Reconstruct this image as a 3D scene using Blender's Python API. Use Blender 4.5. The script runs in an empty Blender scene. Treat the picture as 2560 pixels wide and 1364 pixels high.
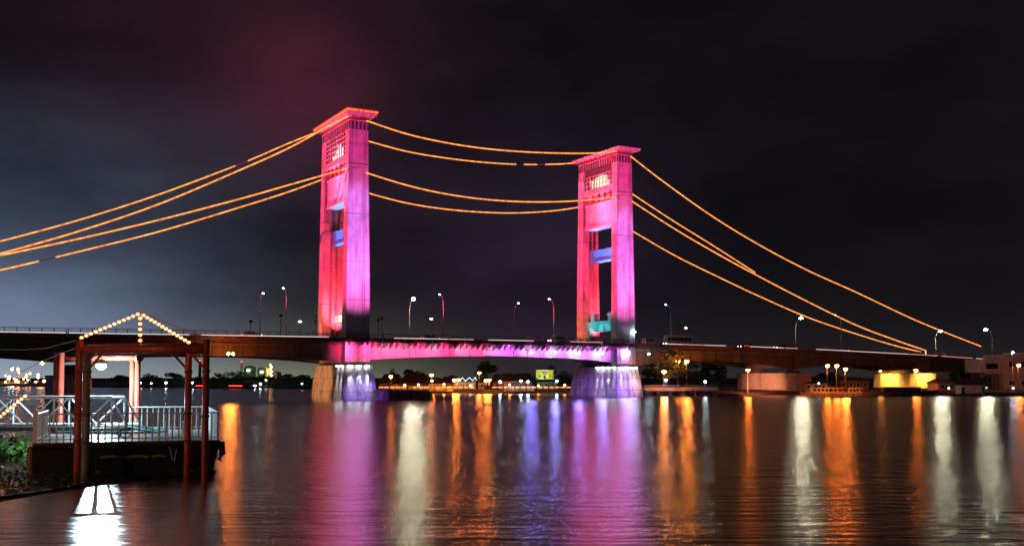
import bpy, math, random
from math import sin, cos, pi, radians, sqrt, atan2
from mathutils import Vector, Matrix
random.seed(7)
sc = bpy.context.scene
COL = sc.collection

# ------------------------------------------------------------------ camera
F, CX, HOR = 2600.0, 1280.0, 945.0          # focal length, centre column and horizon row of the 2560 x 1364 photograph
PITCH = radians(3.0)
CAMZ = 4.7
PPY = HOR - F * math.tan(PITCH)
cam = bpy.data.cameras.new("camera")
cam.sensor_width = 36.0
cam.lens = F / 2560.0 * 36.0
cam.shift_y = (PPY - 682.0) / 2560.0
cam.clip_start, cam.clip_end = 0.5, 9000
co = bpy.data.objects.new("camera", cam); COL.objects.link(co)
co.location = (0, 0, CAMZ); co.rotation_euler = (pi / 2 + PITCH, 0, 0)
sc.camera = co

def ray(px, py):
    x, y = (px - CX) / F, -(py - PPY) / F
    return Vector((x, cos(PITCH) - y * sin(PITCH), sin(PITCH) + y * cos(PITCH)))
def at(px, py, Y):                           # the point at distance Y seen at a pixel of the photograph
    r = ray(px, py); t = Y / r.y
    return Vector((r.x * t, Y, CAMZ + r.z * t))
def gx(px, Y): return at(px, HOR, Y).x
def gz(px, py, Y): return at(px, py, Y).z

# ------------------------------------------------------------------ world: night sky, low cloud lit by the town, coloured mist glow painted in
w = bpy.data.worlds.new("World"); sc.world = w; w.use_nodes = True
nt = w.node_tree; N, L = nt.nodes, nt.links; N.clear()
def nd(t, **k):
    n = N.new(t)
    for a, b in k.items(): setattr(n, a, b)
    return n
def mth(op, a, b=None, c=None, clamp=False):
    n = nd('ShaderNodeMath', operation=op); n.use_clamp = clamp
    for i, v in enumerate((a, b, c)):
        if v is None: continue
        if isinstance(v, (int, float)): n.inputs[i].default_value = v
        else: L.new(v, n.inputs[i])
    return n.outputs[0]
def sstep(v, a, b):                          # 0 at a, 1 at b
    n = nd('ShaderNodeMapRange', interpolation_type='SMOOTHSTEP')
    n.inputs['From Min'].default_value = a; n.inputs['From Max'].default_value = b
    L.new(v, n.inputs['Value']); return n.outputs['Result']
def colr(c, f=None):
    n = nd('ShaderNodeVectorMath', operation='SCALE'); n.inputs[0].default_value = c
    if f is not None: L.new(f, n.inputs['Scale'])
    return n.outputs[0]
def vadd(a, b):
    n = nd('ShaderNodeVectorMath', operation='ADD'); L.new(a, n.inputs[0]); L.new(b, n.inputs[1]); return n.outputs[0]
tc = nd('ShaderNodeTexCoord'); sep = nd('ShaderNodeSeparateXYZ'); L.new(tc.outputs['Generated'], sep.inputs[0])
dx, dz = sep.outputs['X'], sep.outputs['Z']
mp = nd('ShaderNodeMapping'); mp.inputs['Scale'].default_value = (3.0, 3.0, 7.0); mp.inputs['Rotation'].default_value = (0.0, 0.35, 0.2)
L.new(tc.outputs['Generated'], mp.inputs['Vector'])
nz = nd('ShaderNodeTexNoise'); nz.inputs['Scale'].default_value = 1.2; nz.inputs['Detail'].default_value = 5; nz.inputs['Roughness'].default_value = 0.5
L.new(mp.outputs[0], nz.inputs['Vector'])
cloud = sstep(nz.outputs[0], 0.30, 0.72)
def sdot(px, py, pw):
    r = ray(px, py).normalized()
    n = nd('ShaderNodeVectorMath', operation='DOT_PRODUCT'); L.new(tc.outputs['Generated'], n.inputs[0]); n.inputs[1].default_value = r
    return mth('POWER', mth('MAXIMUM', n.outputs['Value'], 0.0), pw)
hz = mth('POWER', mth('SUBTRACT', 1.0, mth('ABSOLUTE', dz), clamp=True), 16.0)
left = sstep(dx, -0.12, -0.45)
sky = colr((0.0036, 0.0031, 0.0044))
sky = vadd(sky, colr((0.0042, 0.0032, 0.0042), cloud))
sky = vadd(sky, colr((0.020, 0.017, 0.018), mth('POWER', hz, 1.8)))
sky = vadd(sky, colr((0.14, 0.155, 0.085), mth('MULTIPLY', mth('POWER', hz, 2.5), sstep(dx, 0.02, -0.22))))
sky = vadd(sky, colr((0.085, 0.118, 0.190), mth('MULTIPLY', mth('MULTIPLY', left, sstep(dz, 0.30, 0.0)), mth('ADD', mth('MULTIPLY', cloud, 0.9), 0.35))))
sky = vadd(sky, colr((0.075, 0.100, 0.160), mth('MULTIPLY', sstep(dx, -0.24, -0.46), sstep(dz, 0.20, 0.01))))
sky = vadd(sky, colr((0.032, 0.0020, 0.007), mth('MULTIPLY', sdot(765, 225, 420), mth('ADD', cloud, 0.25))))  # red mist glow of the roof lights, painted into the sky
sky = vadd(sky, colr((0.012, 0.002, 0.004), mth('MULTIPLY', sdot(560, 120, 40), mth('ADD', cloud, 0.1))))
sky = vadd(sky, colr((0.009, 0.0045, 0.014), mth('MULTIPLY', sdot(1400, 700, 160), mth('ADD', cloud, 0.3))))
sky = vadd(sky, colr((0.007, 0.0045, 0.011), mth('MULTIPLY', sdot(950, 560, 120), mth('ADD', cloud, 0.2))))
bg = nd('ShaderNodeBackground'); L.new(sky, bg.inputs['Color']); bg.inputs['Strength'].default_value = 1.0
ns = nd('ShaderNodeTexSky', sky_type='NISHITA'); ns.sun_disc = False
ns.sun_elevation = radians(-4); ns.sun_rotation = radians(200)
bg2 = nd('ShaderNodeBackground'); L.new(ns.outputs[0], bg2.inputs['Color']); bg2.inputs['Strength'].default_value = 0.02
ad = nd('ShaderNodeAddShader'); L.new(bg.outputs[0], ad.inputs[0]); L.new(bg2.outputs[0], ad.inputs[1])
wo = nd('ShaderNodeOutputWorld'); L.new(ad.outputs[0], wo.inputs['Surface'])

sc.view_settings.view_transform = 'Standard'; sc.view_settings.look = 'None'
sc.view_settings.exposure = 0.0; sc.view_settings.gamma = 1.0
sc.render.engine = 'CYCLES'
sc.cycles.use_denoising = True
sc.cycles.max_bounces = 5; sc.cycles.diffuse_bounces = 2; sc.cycles.glossy_bounces = 3
sc.cycles.sample_clamp_indirect = 4.0
sc.cycles.denoiser = 'OPENIMAGEDENOISE'; sc.cycles.denoising_input_passes = 'RGB_ALBEDO_NORMAL'; sc.cycles.denoising_prefilter = 'ACCURATE'
sc.cycles.light_sampling_threshold = 0.0
sc.cycles.sampling_pattern = 'TABULATED_SOBOL'

# ------------------------------------------------------------------ materials
def surf(name, col, rough=0.6, metal=0.0, var=0.25, scale=1.0, stretch=(1, 1, 1), streak=None, bump=0.0, spec=0.4):
    m = bpy.data.materials.new(name); m.use_nodes = True
    t = m.node_tree; b = t.nodes['Principled BSDF']
    b.inputs['Roughness'].default_value = rough; b.inputs['Metallic'].default_value = metal
    b.inputs['Specular IOR Level'].default_value = spec
    tcn = t.nodes.new('ShaderNodeTexCoord'); mpn = t.nodes.new('ShaderNodeMapping'); mpn.inputs['Scale'].default_value = stretch
    t.links.new(tcn.outputs['Object'], mpn.inputs[0])
    n = t.nodes.new('ShaderNodeTexNoise'); n.inputs['Scale'].default_value = scale; n.inputs['Detail'].default_value = 6
    t.links.new(mpn.outputs[0], n.inputs['Vector'])
    r = t.nodes.new('ShaderNodeValToRGB')
    r.color_ramp.elements[0].position, r.color_ramp.elements[1].position = 0.3, 0.7
    r.color_ramp.elements[0].color = (*[c * (1 - var) for c in col], 1)
    r.color_ramp.elements[1].color = (*[min(0.9, c * (1 + var * 0.6)) for c in col], 1)
    t.links.new(n.outputs[0], r.inputs[0]); out = r.outputs[0]
    if streak:                                # vertical rain stains
        mp2 = t.nodes.new('ShaderNodeMapping'); mp2.inputs['Scale'].default_value = (1.1, 1.1, 0.07)
        t.links.new(tcn.outputs['Object'], mp2.inputs[0])
        n2 = t.nodes.new('ShaderNodeTexNoise'); n2.inputs['Scale'].default_value = streak[1]; n2.inputs['Detail'].default_value = 5
        t.links.new(mp2.outputs[0], n2.inputs['Vector'])
        r2 = t.nodes.new('ShaderNodeValToRGB'); r2.color_ramp.elements[0].position, r2.color_ramp.elements[1].position = 0.50, 0.62
        r2.color_ramp.elements[0].color = (1, 1, 1, 1); k = 1 - streak[0]; r2.color_ramp.elements[1].color = (k, k, k, 1)
        t.links.new(n2.outputs[0], r2.inputs[0])
        mx = t.nodes.new('ShaderNodeMix'); mx.data_type = 'RGBA'; mx.blend_type = 'MULTIPLY'; mx.inputs[0].default_value = 1
        t.links.new(out, mx.inputs[6]); t.links.new(r2.outputs[0], mx.inputs[7]); out = mx.outputs[2]
    t.links.new(out, b.inputs['Base Color'])
    if bump:
        bp = t.nodes.new('ShaderNodeBump'); bp.inputs['Strength'].default_value = bump; bp.inputs['Distance'].default_value = 0.05
        t.links.new(n.outputs[0], bp.inputs['Height']); t.links.new(bp.outputs[0], b.inputs['Normal'])
    return m
def glow(name, col, strength):
    m = bpy.data.materials.new(name); m.use_nodes = True; t = m.node_tree; t.nodes.clear()
    e = t.nodes.new('ShaderNodeEmission'); e.inputs[0].default_value = (*col, 1); e.inputs[1].default_value = strength
    o = t.nodes.new('ShaderNodeOutputMaterial'); t.links.new(e.outputs[0], o.inputs[0]); return m

M = dict(
    tower=surf('tower_paint', (0.60, 0.58, 0.58), 0.55, var=0.28, scale=0.35, streak=(0.34, 1.2)),
    towerdark=surf('louvre_paint', (0.10, 0.08, 0.09), 0.6),
    panel=surf('panel_paint', (0.60, 0.57, 0.58), 0.5, var=0.2, scale=0.8, stretch=(1, 3, 0.2)),
    steel=surf('steel_paint', (0.28, 0.27, 0.28), 0.5),
    beam=surf('beam_paint', (0.08, 0.36, 0.72), 0.5, var=0.2, scale=0.6, stretch=(1, 2.5, 0.3)),
    teal=surf('teal_paint', (0.12, 0.50, 0.52), 0.5, var=0.2),
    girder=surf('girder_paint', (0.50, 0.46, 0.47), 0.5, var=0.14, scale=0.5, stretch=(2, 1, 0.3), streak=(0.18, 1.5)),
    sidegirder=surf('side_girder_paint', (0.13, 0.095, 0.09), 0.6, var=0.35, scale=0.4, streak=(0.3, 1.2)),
    asphalt=surf('asphalt', (0.05, 0.05, 0.05), 0.8),
    rail=surf('parapet_paint', (0.16, 0.06, 0.06), 0.5),
    concrete=surf('pier_concrete', (0.50, 0.48, 0.45), 0.85, var=0.3, scale=0.5, streak=(0.5, 0.9), bump=0.3),
    caisson=surf('caisson_concrete', (0.42, 0.38, 0.36), 0.9, var=0.16, scale=0.9, bump=0.3),
    stone=surf('stone', (0.20, 0.17, 0.15), 0.9, var=0.5, scale=0.8, streak=(0.5, 0.8), bump=0.5),
    lampmetal=surf('lamp_pole_metal', (0.55, 0.56, 0.57), 0.4, 0.3),
    black=surf('black_metal', (0.02, 0.02, 0.022), 0.4),
    redpipe=surf('red_pipe_paint', (0.42, 0.075, 0.045), 0.35, var=0.35, scale=2.5, stretch=(1, 1, 0.4)),
    greypipe=surf('grey_pipe', (0.20, 0.20, 0.21), 0.45, var=0.35, scale=2.5, stretch=(1, 1, 0.4)),
    white=surf('white_paint', (0.72, 0.74, 0.75), 0.4, var=0.15, scale=3),
    hull=surf('hull_steel', (0.011, 0.013, 0.015), 0.45, var=0.5, scale=1.5, stretch=(1, 1, 0.3), bump=0.2),
    tealdeck=surf('gangway_deck_paint', (0.05, 0.22, 0.24), 0.5, var=0.4, scale=3),
    pdeck=surf('pontoon_plating', (0.24, 0.27, 0.28), 0.35, var=0.3, scale=2.0, bump=0.2),
    rubber=surf('rubber', (0.015, 0.015, 0.016), 0.7),
    leaf=surf('leaf', (0.05, 0.11, 0.022), 0.5, var=0.5, scale=1.5),
    hyacinth=surf('hyacinth_leaf', (0.07, 0.17, 0.03), 0.4, var=0.5, scale=3),
    bark=surf('bark', (0.09, 0.065, 0.05), 0.9),
    mud=surf('mud', (0.09, 0.06, 0.045), 0.95, var=0.4, scale=0.1),
    wood=surf('weathered_wood', (0.22, 0.14, 0.09), 0.8, var=0.4, scale=2),
    roof=surf('roof_sheet', (0.07, 0.055, 0.055), 0.7, var=0.4, scale=1.0),
    plaster=surf('plaster', (0.55, 0.50, 0.45), 0.8, var=0.2, scale=1.0),
    tealwall=surf('teal_wall', (0.25, 0.48, 0.46), 0.7, var=0.2),
    pinkwall=surf('pink_plaster', (0.58, 0.44, 0.42), 0.8, var=0.2, scale=0.6),
    orangewall=surf('orange_wall', (0.50, 0.22, 0.12), 0.7),
    yellowwall=surf('yellow_green_wall', (0.62, 0.66, 0.05), 0.6, var=0.08),
    darkwin=surf('dark_opening', (0.012, 0.012, 0.014), 0.2),
    boatred=surf('boat_paint_red', (0.55, 0.22, 0.12), 0.5, var=0.4),
    boatwhite=surf('boat_paint_white', (0.70, 0.64, 0.58), 0.5, var=0.3),
    boatdark=surf('boat_paint_dark', (0.08, 0.07, 0.075), 0.5, var=0.4),
    vanwhite=surf('van_paint', (0.65, 0.66, 0.66), 0.25, var=0.05),
    cardark=surf('car_paint_dark', (0.05, 0.05, 0.07), 0.25, var=0.05),
    carred=surf('car_paint_red', (0.30, 0.03, 0.03), 0.25, var=0.05),
    tank=surf('tank_paint', (0.45, 0.50, 0.40), 0.6),
)
E = dict(
    rope=glow('rope_light_orange', (1.0, 0.42, 0.10), 2.4),
    redrope=glow('rope_light_red', (1.0, 0.11, 0.025), 4.0),
    strip=glow('car_trail_white', (1.0, 0.83, 0.72), 1.0),
    stripdim=glow('car_trail_warm', (1.0, 0.50, 0.40), 0.9),
    bulb=glow('warm_bulb', (1.0, 0.25, 0.09), 7.0),
    flood=glow('floodlight_lens', (0.75, 0.94, 1.0), 9.0),
    street=glow('street_lamp_lens', (1.0, 0.93, 0.62), 520.0),
    streetdim=glow('street_lamp_lens_dim', (0.85, 0.92, 1.0), 22.0),
    sodium=glow('sodium_lamp', (1.0, 0.20, 0.024), 220.0),
    sodiumhi=glow('sodium_lamp_strong', (1.0, 0.22, 0.028), 470.0),
    sodiumlow=glow('sodium_lamp_small', (1.0, 0.32, 0.06), 90.0),
    cool=glow('cool_lamp', (0.66, 0.90, 1.0), 110.0),
    coolhi=glow('cool_lamp_strong', (0.85, 0.93, 1.0), 190.0),
    coollow=glow('cool_lamp_small', (0.7, 0.9, 1.0), 14.0),
    pierlamp=glow('pier_lamp', (0.9, 0.92, 1.0), 40.0),
    arm=glow('girder_flood_lens', (0.20, 0.17, 1.0), 620.0),
    armdim=glow('girder_flood_lens_dim', (1.0, 0.85, 0.88), 1.2),
    signw=glow('sign_panel_white', (1.0, 0.85, 0.62), 1.6),
    signy=glow('sign_panel_yellow', (1.0, 0.80, 0.12), 1.6),
    signp=glow('sign_panel_pink', (0.9, 0.45, 0.45), 1.2),
    zig=glow('zigzag_light', (0.62, 0.85, 1.0), 2.2),
    winw=glow('lit_room_white', (0.85, 0.95, 0.95), 1.6),
    winy=glow('lit_room_yellow', (1.0, 0.86, 0.55), 1.6),
    brake=glow('tail_lamp', (1.0, 0.04, 0.02), 6.0),
    head=glow('head_lamp', (1.0, 0.95, 0.85), 12.0),
    green=glow('green_lamp', (0.3, 1.0, 0.4), 3.0),
    redlamp=glow('red_lamp', (1.0, 0.05, 0.03), 4.0),
    hall=glow('hall_light', (0.5, 0.9, 0.85), 0.5),
)

# ------------------------------------------------------------------ mesh helpers
class MB:
    def __init__(s): s.v, s.f = [], []
    def add(s, vs, fs):
        o = len(s.v); s.v += [tuple(p) for p in vs]; s.f += [tuple(i + o for i in f) for f in fs]; return s
    def hexa(s, b, t):                       # bottom and top quads, both counter-clockwise from above
        return s.add(list(b) + list(t), [(3, 2, 1, 0), (4, 5, 6, 7), (0, 1, 5, 4), (1, 2, 6, 5), (2, 3, 7, 6), (3, 0, 4, 7)])
    def box(s, x0, x1, y0, y1, z0, z1):
        return s.hexa([(x0, y0, z0), (x1, y0, z0), (x1, y1, z0), (x0, y1, z0)], [(x0, y0, z1), (x1, y0, z1), (x1, y1, z1), (x0, y1, z1)])
    def frus(s, b, t, z0, z1):               # b, t = (x0, x1, y0, y1)
        q = lambda r, z: [(r[0], r[2], z), (r[1], r[2], z), (r[1], r[3], z), (r[0], r[3], z)]
        return s.hexa(q(b, z0), q(t, z1))
    def tube(s, pts, r, n=8, cap=True):
        pts = [Vector(p) for p in pts]; k = len(pts); rr = r if isinstance(r, (list, tuple)) else [r] * k
        vs = []
        for i, p in enumerate(pts):
            d = (pts[min(i + 1, k - 1)] - pts[max(i - 1, 0)]).normalized()
            a = d.cross(Vector((0, 0, 1)) if abs(d.z) < 0.9 else Vector((1, 0, 0))).normalized(); b = d.cross(a)
            vs += [p + (a * cos(2 * pi * j / n) + b * sin(2 * pi * j / n)) * rr[i] for j in range(n)]
        fs = [(i * n + j, i * n + (j + 1) % n, (i + 1) * n + (j + 1) % n, (i + 1) * n + j) for i in range(k - 1) for j in range(n)]
        if cap: fs += [tuple(range(n))[::-1], tuple((k - 1) * n + j for j in range(n))]
        return s.add(vs, fs)
    def bar(s, a, b, wd, ht=None):           # square bar between two points
        return s.tube([a, b], (wd if ht is None else (wd + ht) / 2) * 0.7071, 4)
    def ball(s, c, r, n=8, m=5, sq=(1, 1, 1)):
        vs = [(c[0] + r * sq[0] * sin(pi * i / m) * cos(2 * pi * j / n), c[1] + r * sq[1] * sin(pi * i / m) * sin(2 * pi * j / n), c[2] + r * sq[2] * cos(pi * i / m)) for i in range(1, m) for j in range(n)]
        vs += [(c[0], c[1], c[2] + r * sq[2]), (c[0], c[1], c[2] - r * sq[2])]
        fs = [((i) * n + j, (i + 1) * n + j, (i + 1) * n + (j + 1) % n, i * n + (j + 1) % n) for i in range(m - 2) for j in range(n)]
        T = (m - 1) * n
        fs += [(T, j, (j + 1) % n) for j in range(n)] + [(T + 1, (m - 2) * n + (j + 1) % n, (m - 2) * n + j) for j in range(n)]
        return s.add(vs, fs)
    def prism(s, poly, y0, y1):              # polygon in x,z pulled along y
        k = len(poly)
        vs = [(x, y0, z) for x, z in poly] + [(x, y1, z) for x, z in poly]
        fs = [tuple(range(k)), tuple(range(2 * k - 1, k - 1, -1))] + [(i, i + k, (i + 1) % k + k, (i + 1) % k) for i in range(k)]
        return s.add(vs, fs)
    def prismx(s, poly, x0, x1):             # polygon in y,z pulled along x
        k = len(poly)
        vs = [(x0, y, z) for y, z in poly] + [(x1, y, z) for y, z in poly]
        fs = [tuple(range(k))[::-1], tuple(range(k, 2 * k))] + [(i, (i + 1) % k, (i + 1) % k + k, i + k) for i in range(k)]
        return s.add(vs, fs)
    def plate(s, us, zt, zb, y0, y1):        # strip following two height functions along x
        k = len(us); vs = []
        for u in us: vs += [(u, y0, zb(u)), (u, y1, zb(u)), (u, y1, zt(u)), (u, y0, zt(u))]
        fs = [(4 * i + j, 4 * i + 4 + j, 4 * i + 4 + (j + 1) % 4, 4 * i + (j + 1) % 4) for i in range(k - 1) for j in range(4)]
        fs += [(0, 1, 2, 3), (4 * k - 1, 4 * k - 2, 4 * k - 3, 4 * k - 4)]
        return s.add(vs, fs)
    def mesh(s, name):
        me = bpy.data.meshes.new(name); me.from_pydata(s.v, [], s.f); me.update()
        import bmesh
        b = bmesh.new(); b.from_mesh(me); bmesh.ops.recalc_face_normals(b, faces=b.faces); b.to_mesh(me); b.free()
        return me
def props(o, label=None, cat=None, group=None, kind=None):
    for k, v in (('label', label), ('category', cat), ('group', group), ('kind', kind)):
        if v: o[k] = v
    return o
def part(name, mb, mat, parent=None, smooth=False):
    me = mb.mesh(name); me.materials.append(mat)
    if smooth: me.polygons.foreach_set('use_smooth', [True] * len(me.polygons))
    o = bpy.data.objects.new(name, me); COL.objects.link(o)
    if parent: o.parent = parent
    return o
def copy_part(o, parent, loc):
    c = o.copy(); COL.objects.link(c); c.parent = parent; c.location = loc; return c
def thing(name, label, cat, loc=(0, 0, 0), rz=0.0, group=None):
    o = bpy.data.objects.new(name, None); COL.objects.link(o); o.location = loc; o.rotation_euler = (0, 0, rz)
    o.empty_display_size = 0.5
    return props(o, label, cat, group)
def solo(name, mb, mat, label, cat, group=None, loc=(0, 0, 0), rz=0.0, smooth=False):
    o = part(name, mb, mat, None, smooth); o.location = loc; o.rotation_euler = (0, 0, rz); return props(o, label, cat, group)
def copy_tree(o, parent=None):
    c = o.copy(); COL.objects.link(c)
    if parent: c.parent = parent
    for ch in list(o.children): copy_tree(ch, c)
    return c
def spot(name, loc, target, rad, col, power, blend=0.4, size=0.5, parent=None):
    l = bpy.data.lights.new(name, 'SPOT'); l.energy = power; l.color = col; l.spot_blend = blend; l.shadow_soft_size = size
    loc, target = Vector(loc), Vector(target); d = target - loc
    l.spot_size = 2 * math.atan(rad / d.length)
    o = bpy.data.objects.new(name, l); COL.objects.link(o); o.location = loc
    o.rotation_euler = d.to_track_quat('-Z', 'Y').to_euler()
    if parent: o.parent = parent
    return o

# ------------------------------------------------------------------ bridge frame: u along the bridge, v across it (0 = face nearest the river bank)
AX = Vector((0.872, 0.4895, 0)); PX = Vector((-0.4895, 0.872, 0)); BR = atan2(AX.y, AX.x)
C1 = Vector((-38.0, 240.0, 0))
def B(u, v, z=0.0): p = C1 + AX * u + PX * v; p.z = z; return p
def bray(px, py, v):                         # where the line of sight meets the plane of constant v
    r = ray(px, py); o = Vector((0, 0, CAMZ)); t = ((C1 + PX * v - o).dot(PX)) / r.dot(PX); q = o + r * t
    return Vector(((q - C1).dot(AX), v, q.z))
def interp(x, pts):
    if x <= pts[0][0]: return pts[0][1]
    for (a, p), (b, q) in zip(pts, pts[1:]):
        if x <= b: return p + (q - p) * (x - a) / (b - a)
    return pts[-1][1]
def zd(u): return interp(u, [(-140, 13.2), (-72, 13.5), (0, 13.8), (40, 13.85), (85, 13.8), (120, 13.5), (150, 13.0), (194, 11.9), (260, 9.6)])

# ================================================================== SETTING
def sheet(name, poly, z, mat, thick=None):
    me = bpy.data.meshes.new(name); me.from_pydata([(x, y, z) for x, y in poly], [], [tuple(range(len(poly)))]); me.update(); me.materials.append(mat)
    o = bpy.data.objects.new(name, me); COL.objects.link(o); o['kind'] = 'structure'; return o
wm = bpy.data.materials.new('river_water'); wm.use_nodes = True; t = wm.node_tree; t.nodes.clear()
def wn(ty, **k):
    n = t.nodes.new(ty)
    for a, b in k.items(): setattr(n, a, b)
    return n
wtc = wn('ShaderNodeTexCoord')
def wnoise(scale, stretch, det):
    m_ = wn('ShaderNodeMapping'); m_.inputs['Scale'].default_value = stretch; t.links.new(wtc.outputs['Object'], m_.inputs[0])
    n = wn('ShaderNodeTexNoise'); n.inputs['Scale'].default_value = scale; n.inputs['Detail'].default_value = det
    t.links.new(m_.outputs[0], n.inputs['Vector']); return n.outputs[0]
b1 = wn('ShaderNodeBump'); b1.inputs['Strength'].default_value = 1.0; b1.inputs['Distance'].default_value = 0.065
t.links.new(wnoise(1.5, (0.28, 1.0, 1), 3), b1.inputs['Height'])
b2 = wn('ShaderNodeBump'); b2.inputs['Strength'].default_value = 1.0; b2.inputs['Distance'].default_value = 0.08
t.links.new(wnoise(0.25, (0.2, 1.0, 1), 2), b2.inputs['Height']); t.links.new(b1.outputs[0], b2.inputs['Normal'])
gl = wn('ShaderNodeBsdfGlossy', distribution='BECKMANN'); gl.inputs['Roughness'].default_value = 0.265; gl.inputs['Color'].default_value = (0.92, 0.92, 0.92, 1)
t.links.new(b2.outputs[0], gl.inputs['Normal'])
df = wn('ShaderNodeBsdfDiffuse'); df.inputs['Color'].default_value = (0.042, 0.020, 0.012, 1)
fr = wn('ShaderNodeFresnel'); fr.inputs['IOR'].default_value = 1.45; t.links.new(b2.outputs[0], fr.inputs['Normal'])
mx = wn('ShaderNodeMixShader'); pw_ = wn('ShaderNodeMath', operation='POWER'); pw_.inputs[1].default_value = 0.27; t.links.new(fr.outputs[0], pw_.inputs[0]); t.links.new(pw_.outputs[0], mx.inputs[0]); t.links.new(df.outputs[0], mx.inputs[1]); t.links.new(gl.outputs[0], mx.inputs[2])
om = wn('ShaderNodeOutputMaterial'); t.links.new(mx.outputs[0], om.inputs['Surface'])
sheet('river_water', [(-4000, -80), (4000, -80), (4000, 6000), (-4000, 6000)], 0.0, wm)

SHORE = [(-3500, 900), (-900, 700), (-330, 640), (-200, 520), (-110, 482), (-80, 440), (-46, 333), (18, 325), (34, 287), (60, 286), (88, 297), (112, 291), (150, 280), (260, 268), (3500, 240)]
rb = MB(); k = len(SHORE)
rows = [(0.0, -0.4), (2.5, 0.7), (10, 1.1), (60, 1.6), (4500, 6.0)]
for dy, z in rows:
    for x, y in SHORE: rb.v.append((x * (1 + dy / 6000), y + dy, z))
for r in range(len(rows) - 1):
    for i in range(k - 1): rb.f.append((r * k + i, r * k + i + 1, (r + 1) * k + i + 1, (r + 1) * k + i))
o = part('riverbank_ground', rb, M['mud']); o['kind'] = 'structure'

# ================================================================== BRIDGE SPANS
def span(u0, u1, depth_mid, depth_end, mat, label, strips=(), bracket=False, dimstrips=()):
    t_ = thing('bridge_span', label, 'bridge span', B(u0, 0, 0), BR, 'spans of the bridge')
    n = 24; us = [(u1 - u0) * i / n for i in range(n + 1)]; Ln = u1 - u0
    zt = lambda u: zd(u0 + u)
    zb = lambda u: zd(u0 + u) - depth_mid - (depth_end - depth_mid) * abs(2 * u / Ln - 1) ** 2.2
    part('roadway', MB().plate(us, zt, lambda u: zt(u) - 0.25, -0.7, 19.7), M['asphalt'], t_)
    s = MB().plate(us, lambda u: zt(u) - 0.253, lambda u: zt(u) - 0.75, -1.5, 20.5)
    s.plate(us, lambda u: zt(u) + 0.18, lambda u: zt(u) - 0.252, -1.5, -0.703); s.plate(us, lambda u: zt(u) + 0.18, lambda u: zt(u) - 0.252, 19.703, 20.5)
    part('footway_slab', s, M['rail'], t_)
    for v in (1.2, 17.2):
        g = MB().plate(us, lambda u: zt(u) - 0.752, zb, v, v + 0.6)
        gg = part('girder', g, mat, t_)
        fl = MB().plate(us, lambda u: zb(u) - 0.003, lambda u: zb(u) - 0.18, v - 0.35, v + 0.95)
        part('bottom_flange', fl, mat, gg)
        nst = max(4, int(Ln / 9))
        for i in range(nst + 1):
            u = 0.3 + (Ln - 0.6) * i / nst
            if v < 5: part('stiffener', MB().hexa([(u - 0.06, v - 0.2, zb(u)), (u + 0.06, v - 0.2, zb(u)), (u + 0.06, v - 0.002, zb(u)), (u - 0.06, v - 0.002, zb(u))], [(u - 0.06, v - 0.2, zt(u) - 0.76), (u + 0.06, v - 0.2, zt(u) - 0.76), (u + 0.06, v - 0.002, zt(u) - 0.76), (u - 0.06, v - 0.002, zt(u) - 0.76)]), mat, gg)
    part('drain_pipe', MB().tube([(u, 0.75, zt(u) - 1.5) for u in us], 0.11, 6), M['steel'], t_)
    for i in range(1, 5):
        part('downpipe', MB().tube([(Ln * i / 5, 0.55, zt(Ln * i / 5) - 0.76), (Ln * i / 5, 0.55, zb(Ln * i / 5) - 0.35)], 0.07, 6), M['rail'], t_)
    cb = MB()
    for i in range(int(Ln / 6) + 1):
        u = min(0.5 + i * 6, Ln - 0.5); cb.box(u - 0.15, u + 0.15, 1.81, 17.19, zb(u) + 0.4, zt(u) - 0.76)
    part('cross_beam', cb, M['sidegirder'], t_)
    for v in (-1.35, 20.35):
        r = MB(); m_ = int(Ln / 2.2)
        for hgt, rad in ((1.05, 0.07), (0.7, 0.035), (0.4, 0.035)): r.tube([(u, v, zt(u) + 0.18 + hgt) for u in us], rad, 6)
        for i in range(m_ + 1):
            u = 0.1 + (Ln - 0.2) * i / m_; r.box(u - 0.07, u + 0.07, v - 0.07, v + 0.07, zt(u) + 0.181, zt(u) + 1.22)
        rr = part('railing', r, M['rail'], t_)
        if v < 0:
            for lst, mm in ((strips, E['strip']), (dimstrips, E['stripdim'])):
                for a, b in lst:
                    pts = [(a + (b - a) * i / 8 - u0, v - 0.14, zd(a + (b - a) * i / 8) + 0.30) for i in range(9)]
                    part('car_trail_strip', MB().tube(pts, 0.085, 6), mm, rr)  # glowing strip added in place of the passing cars' light trails
    if bracket:
        nb = int(Ln / 1.55); br = None
        for i in range(nb):
            u = 0.8 + i * 1.55
            if br is None:
                br = part('bracket', MB().prismx([(-1.35, 0), (1.19, 0), (1.19, -1.35), (-1.35, -0.22)], -0.17, 0.17), mat, t_); br.location = (u, 0, zt(u) - 0.755)
            else: copy_part(br, t_, (u, 0, zt(u) - 0.755))
    return t_, zt, zb
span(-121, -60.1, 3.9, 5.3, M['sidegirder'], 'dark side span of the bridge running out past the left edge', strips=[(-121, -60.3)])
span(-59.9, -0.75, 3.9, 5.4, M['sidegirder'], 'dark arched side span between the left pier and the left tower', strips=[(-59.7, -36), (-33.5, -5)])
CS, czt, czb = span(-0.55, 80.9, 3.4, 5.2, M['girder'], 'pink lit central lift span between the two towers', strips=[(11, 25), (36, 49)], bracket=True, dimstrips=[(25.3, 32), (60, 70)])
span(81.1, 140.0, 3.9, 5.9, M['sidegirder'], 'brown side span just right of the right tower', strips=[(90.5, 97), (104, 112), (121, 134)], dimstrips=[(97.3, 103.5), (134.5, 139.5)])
span(140.2, 201.0, 3.7, 5.6, M['sidegirder'], 'brown side span between the plain caisson and the yellow lit caisson', strips=[(147, 187)], dimstrips=[(187.5, 200.5)])
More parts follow.
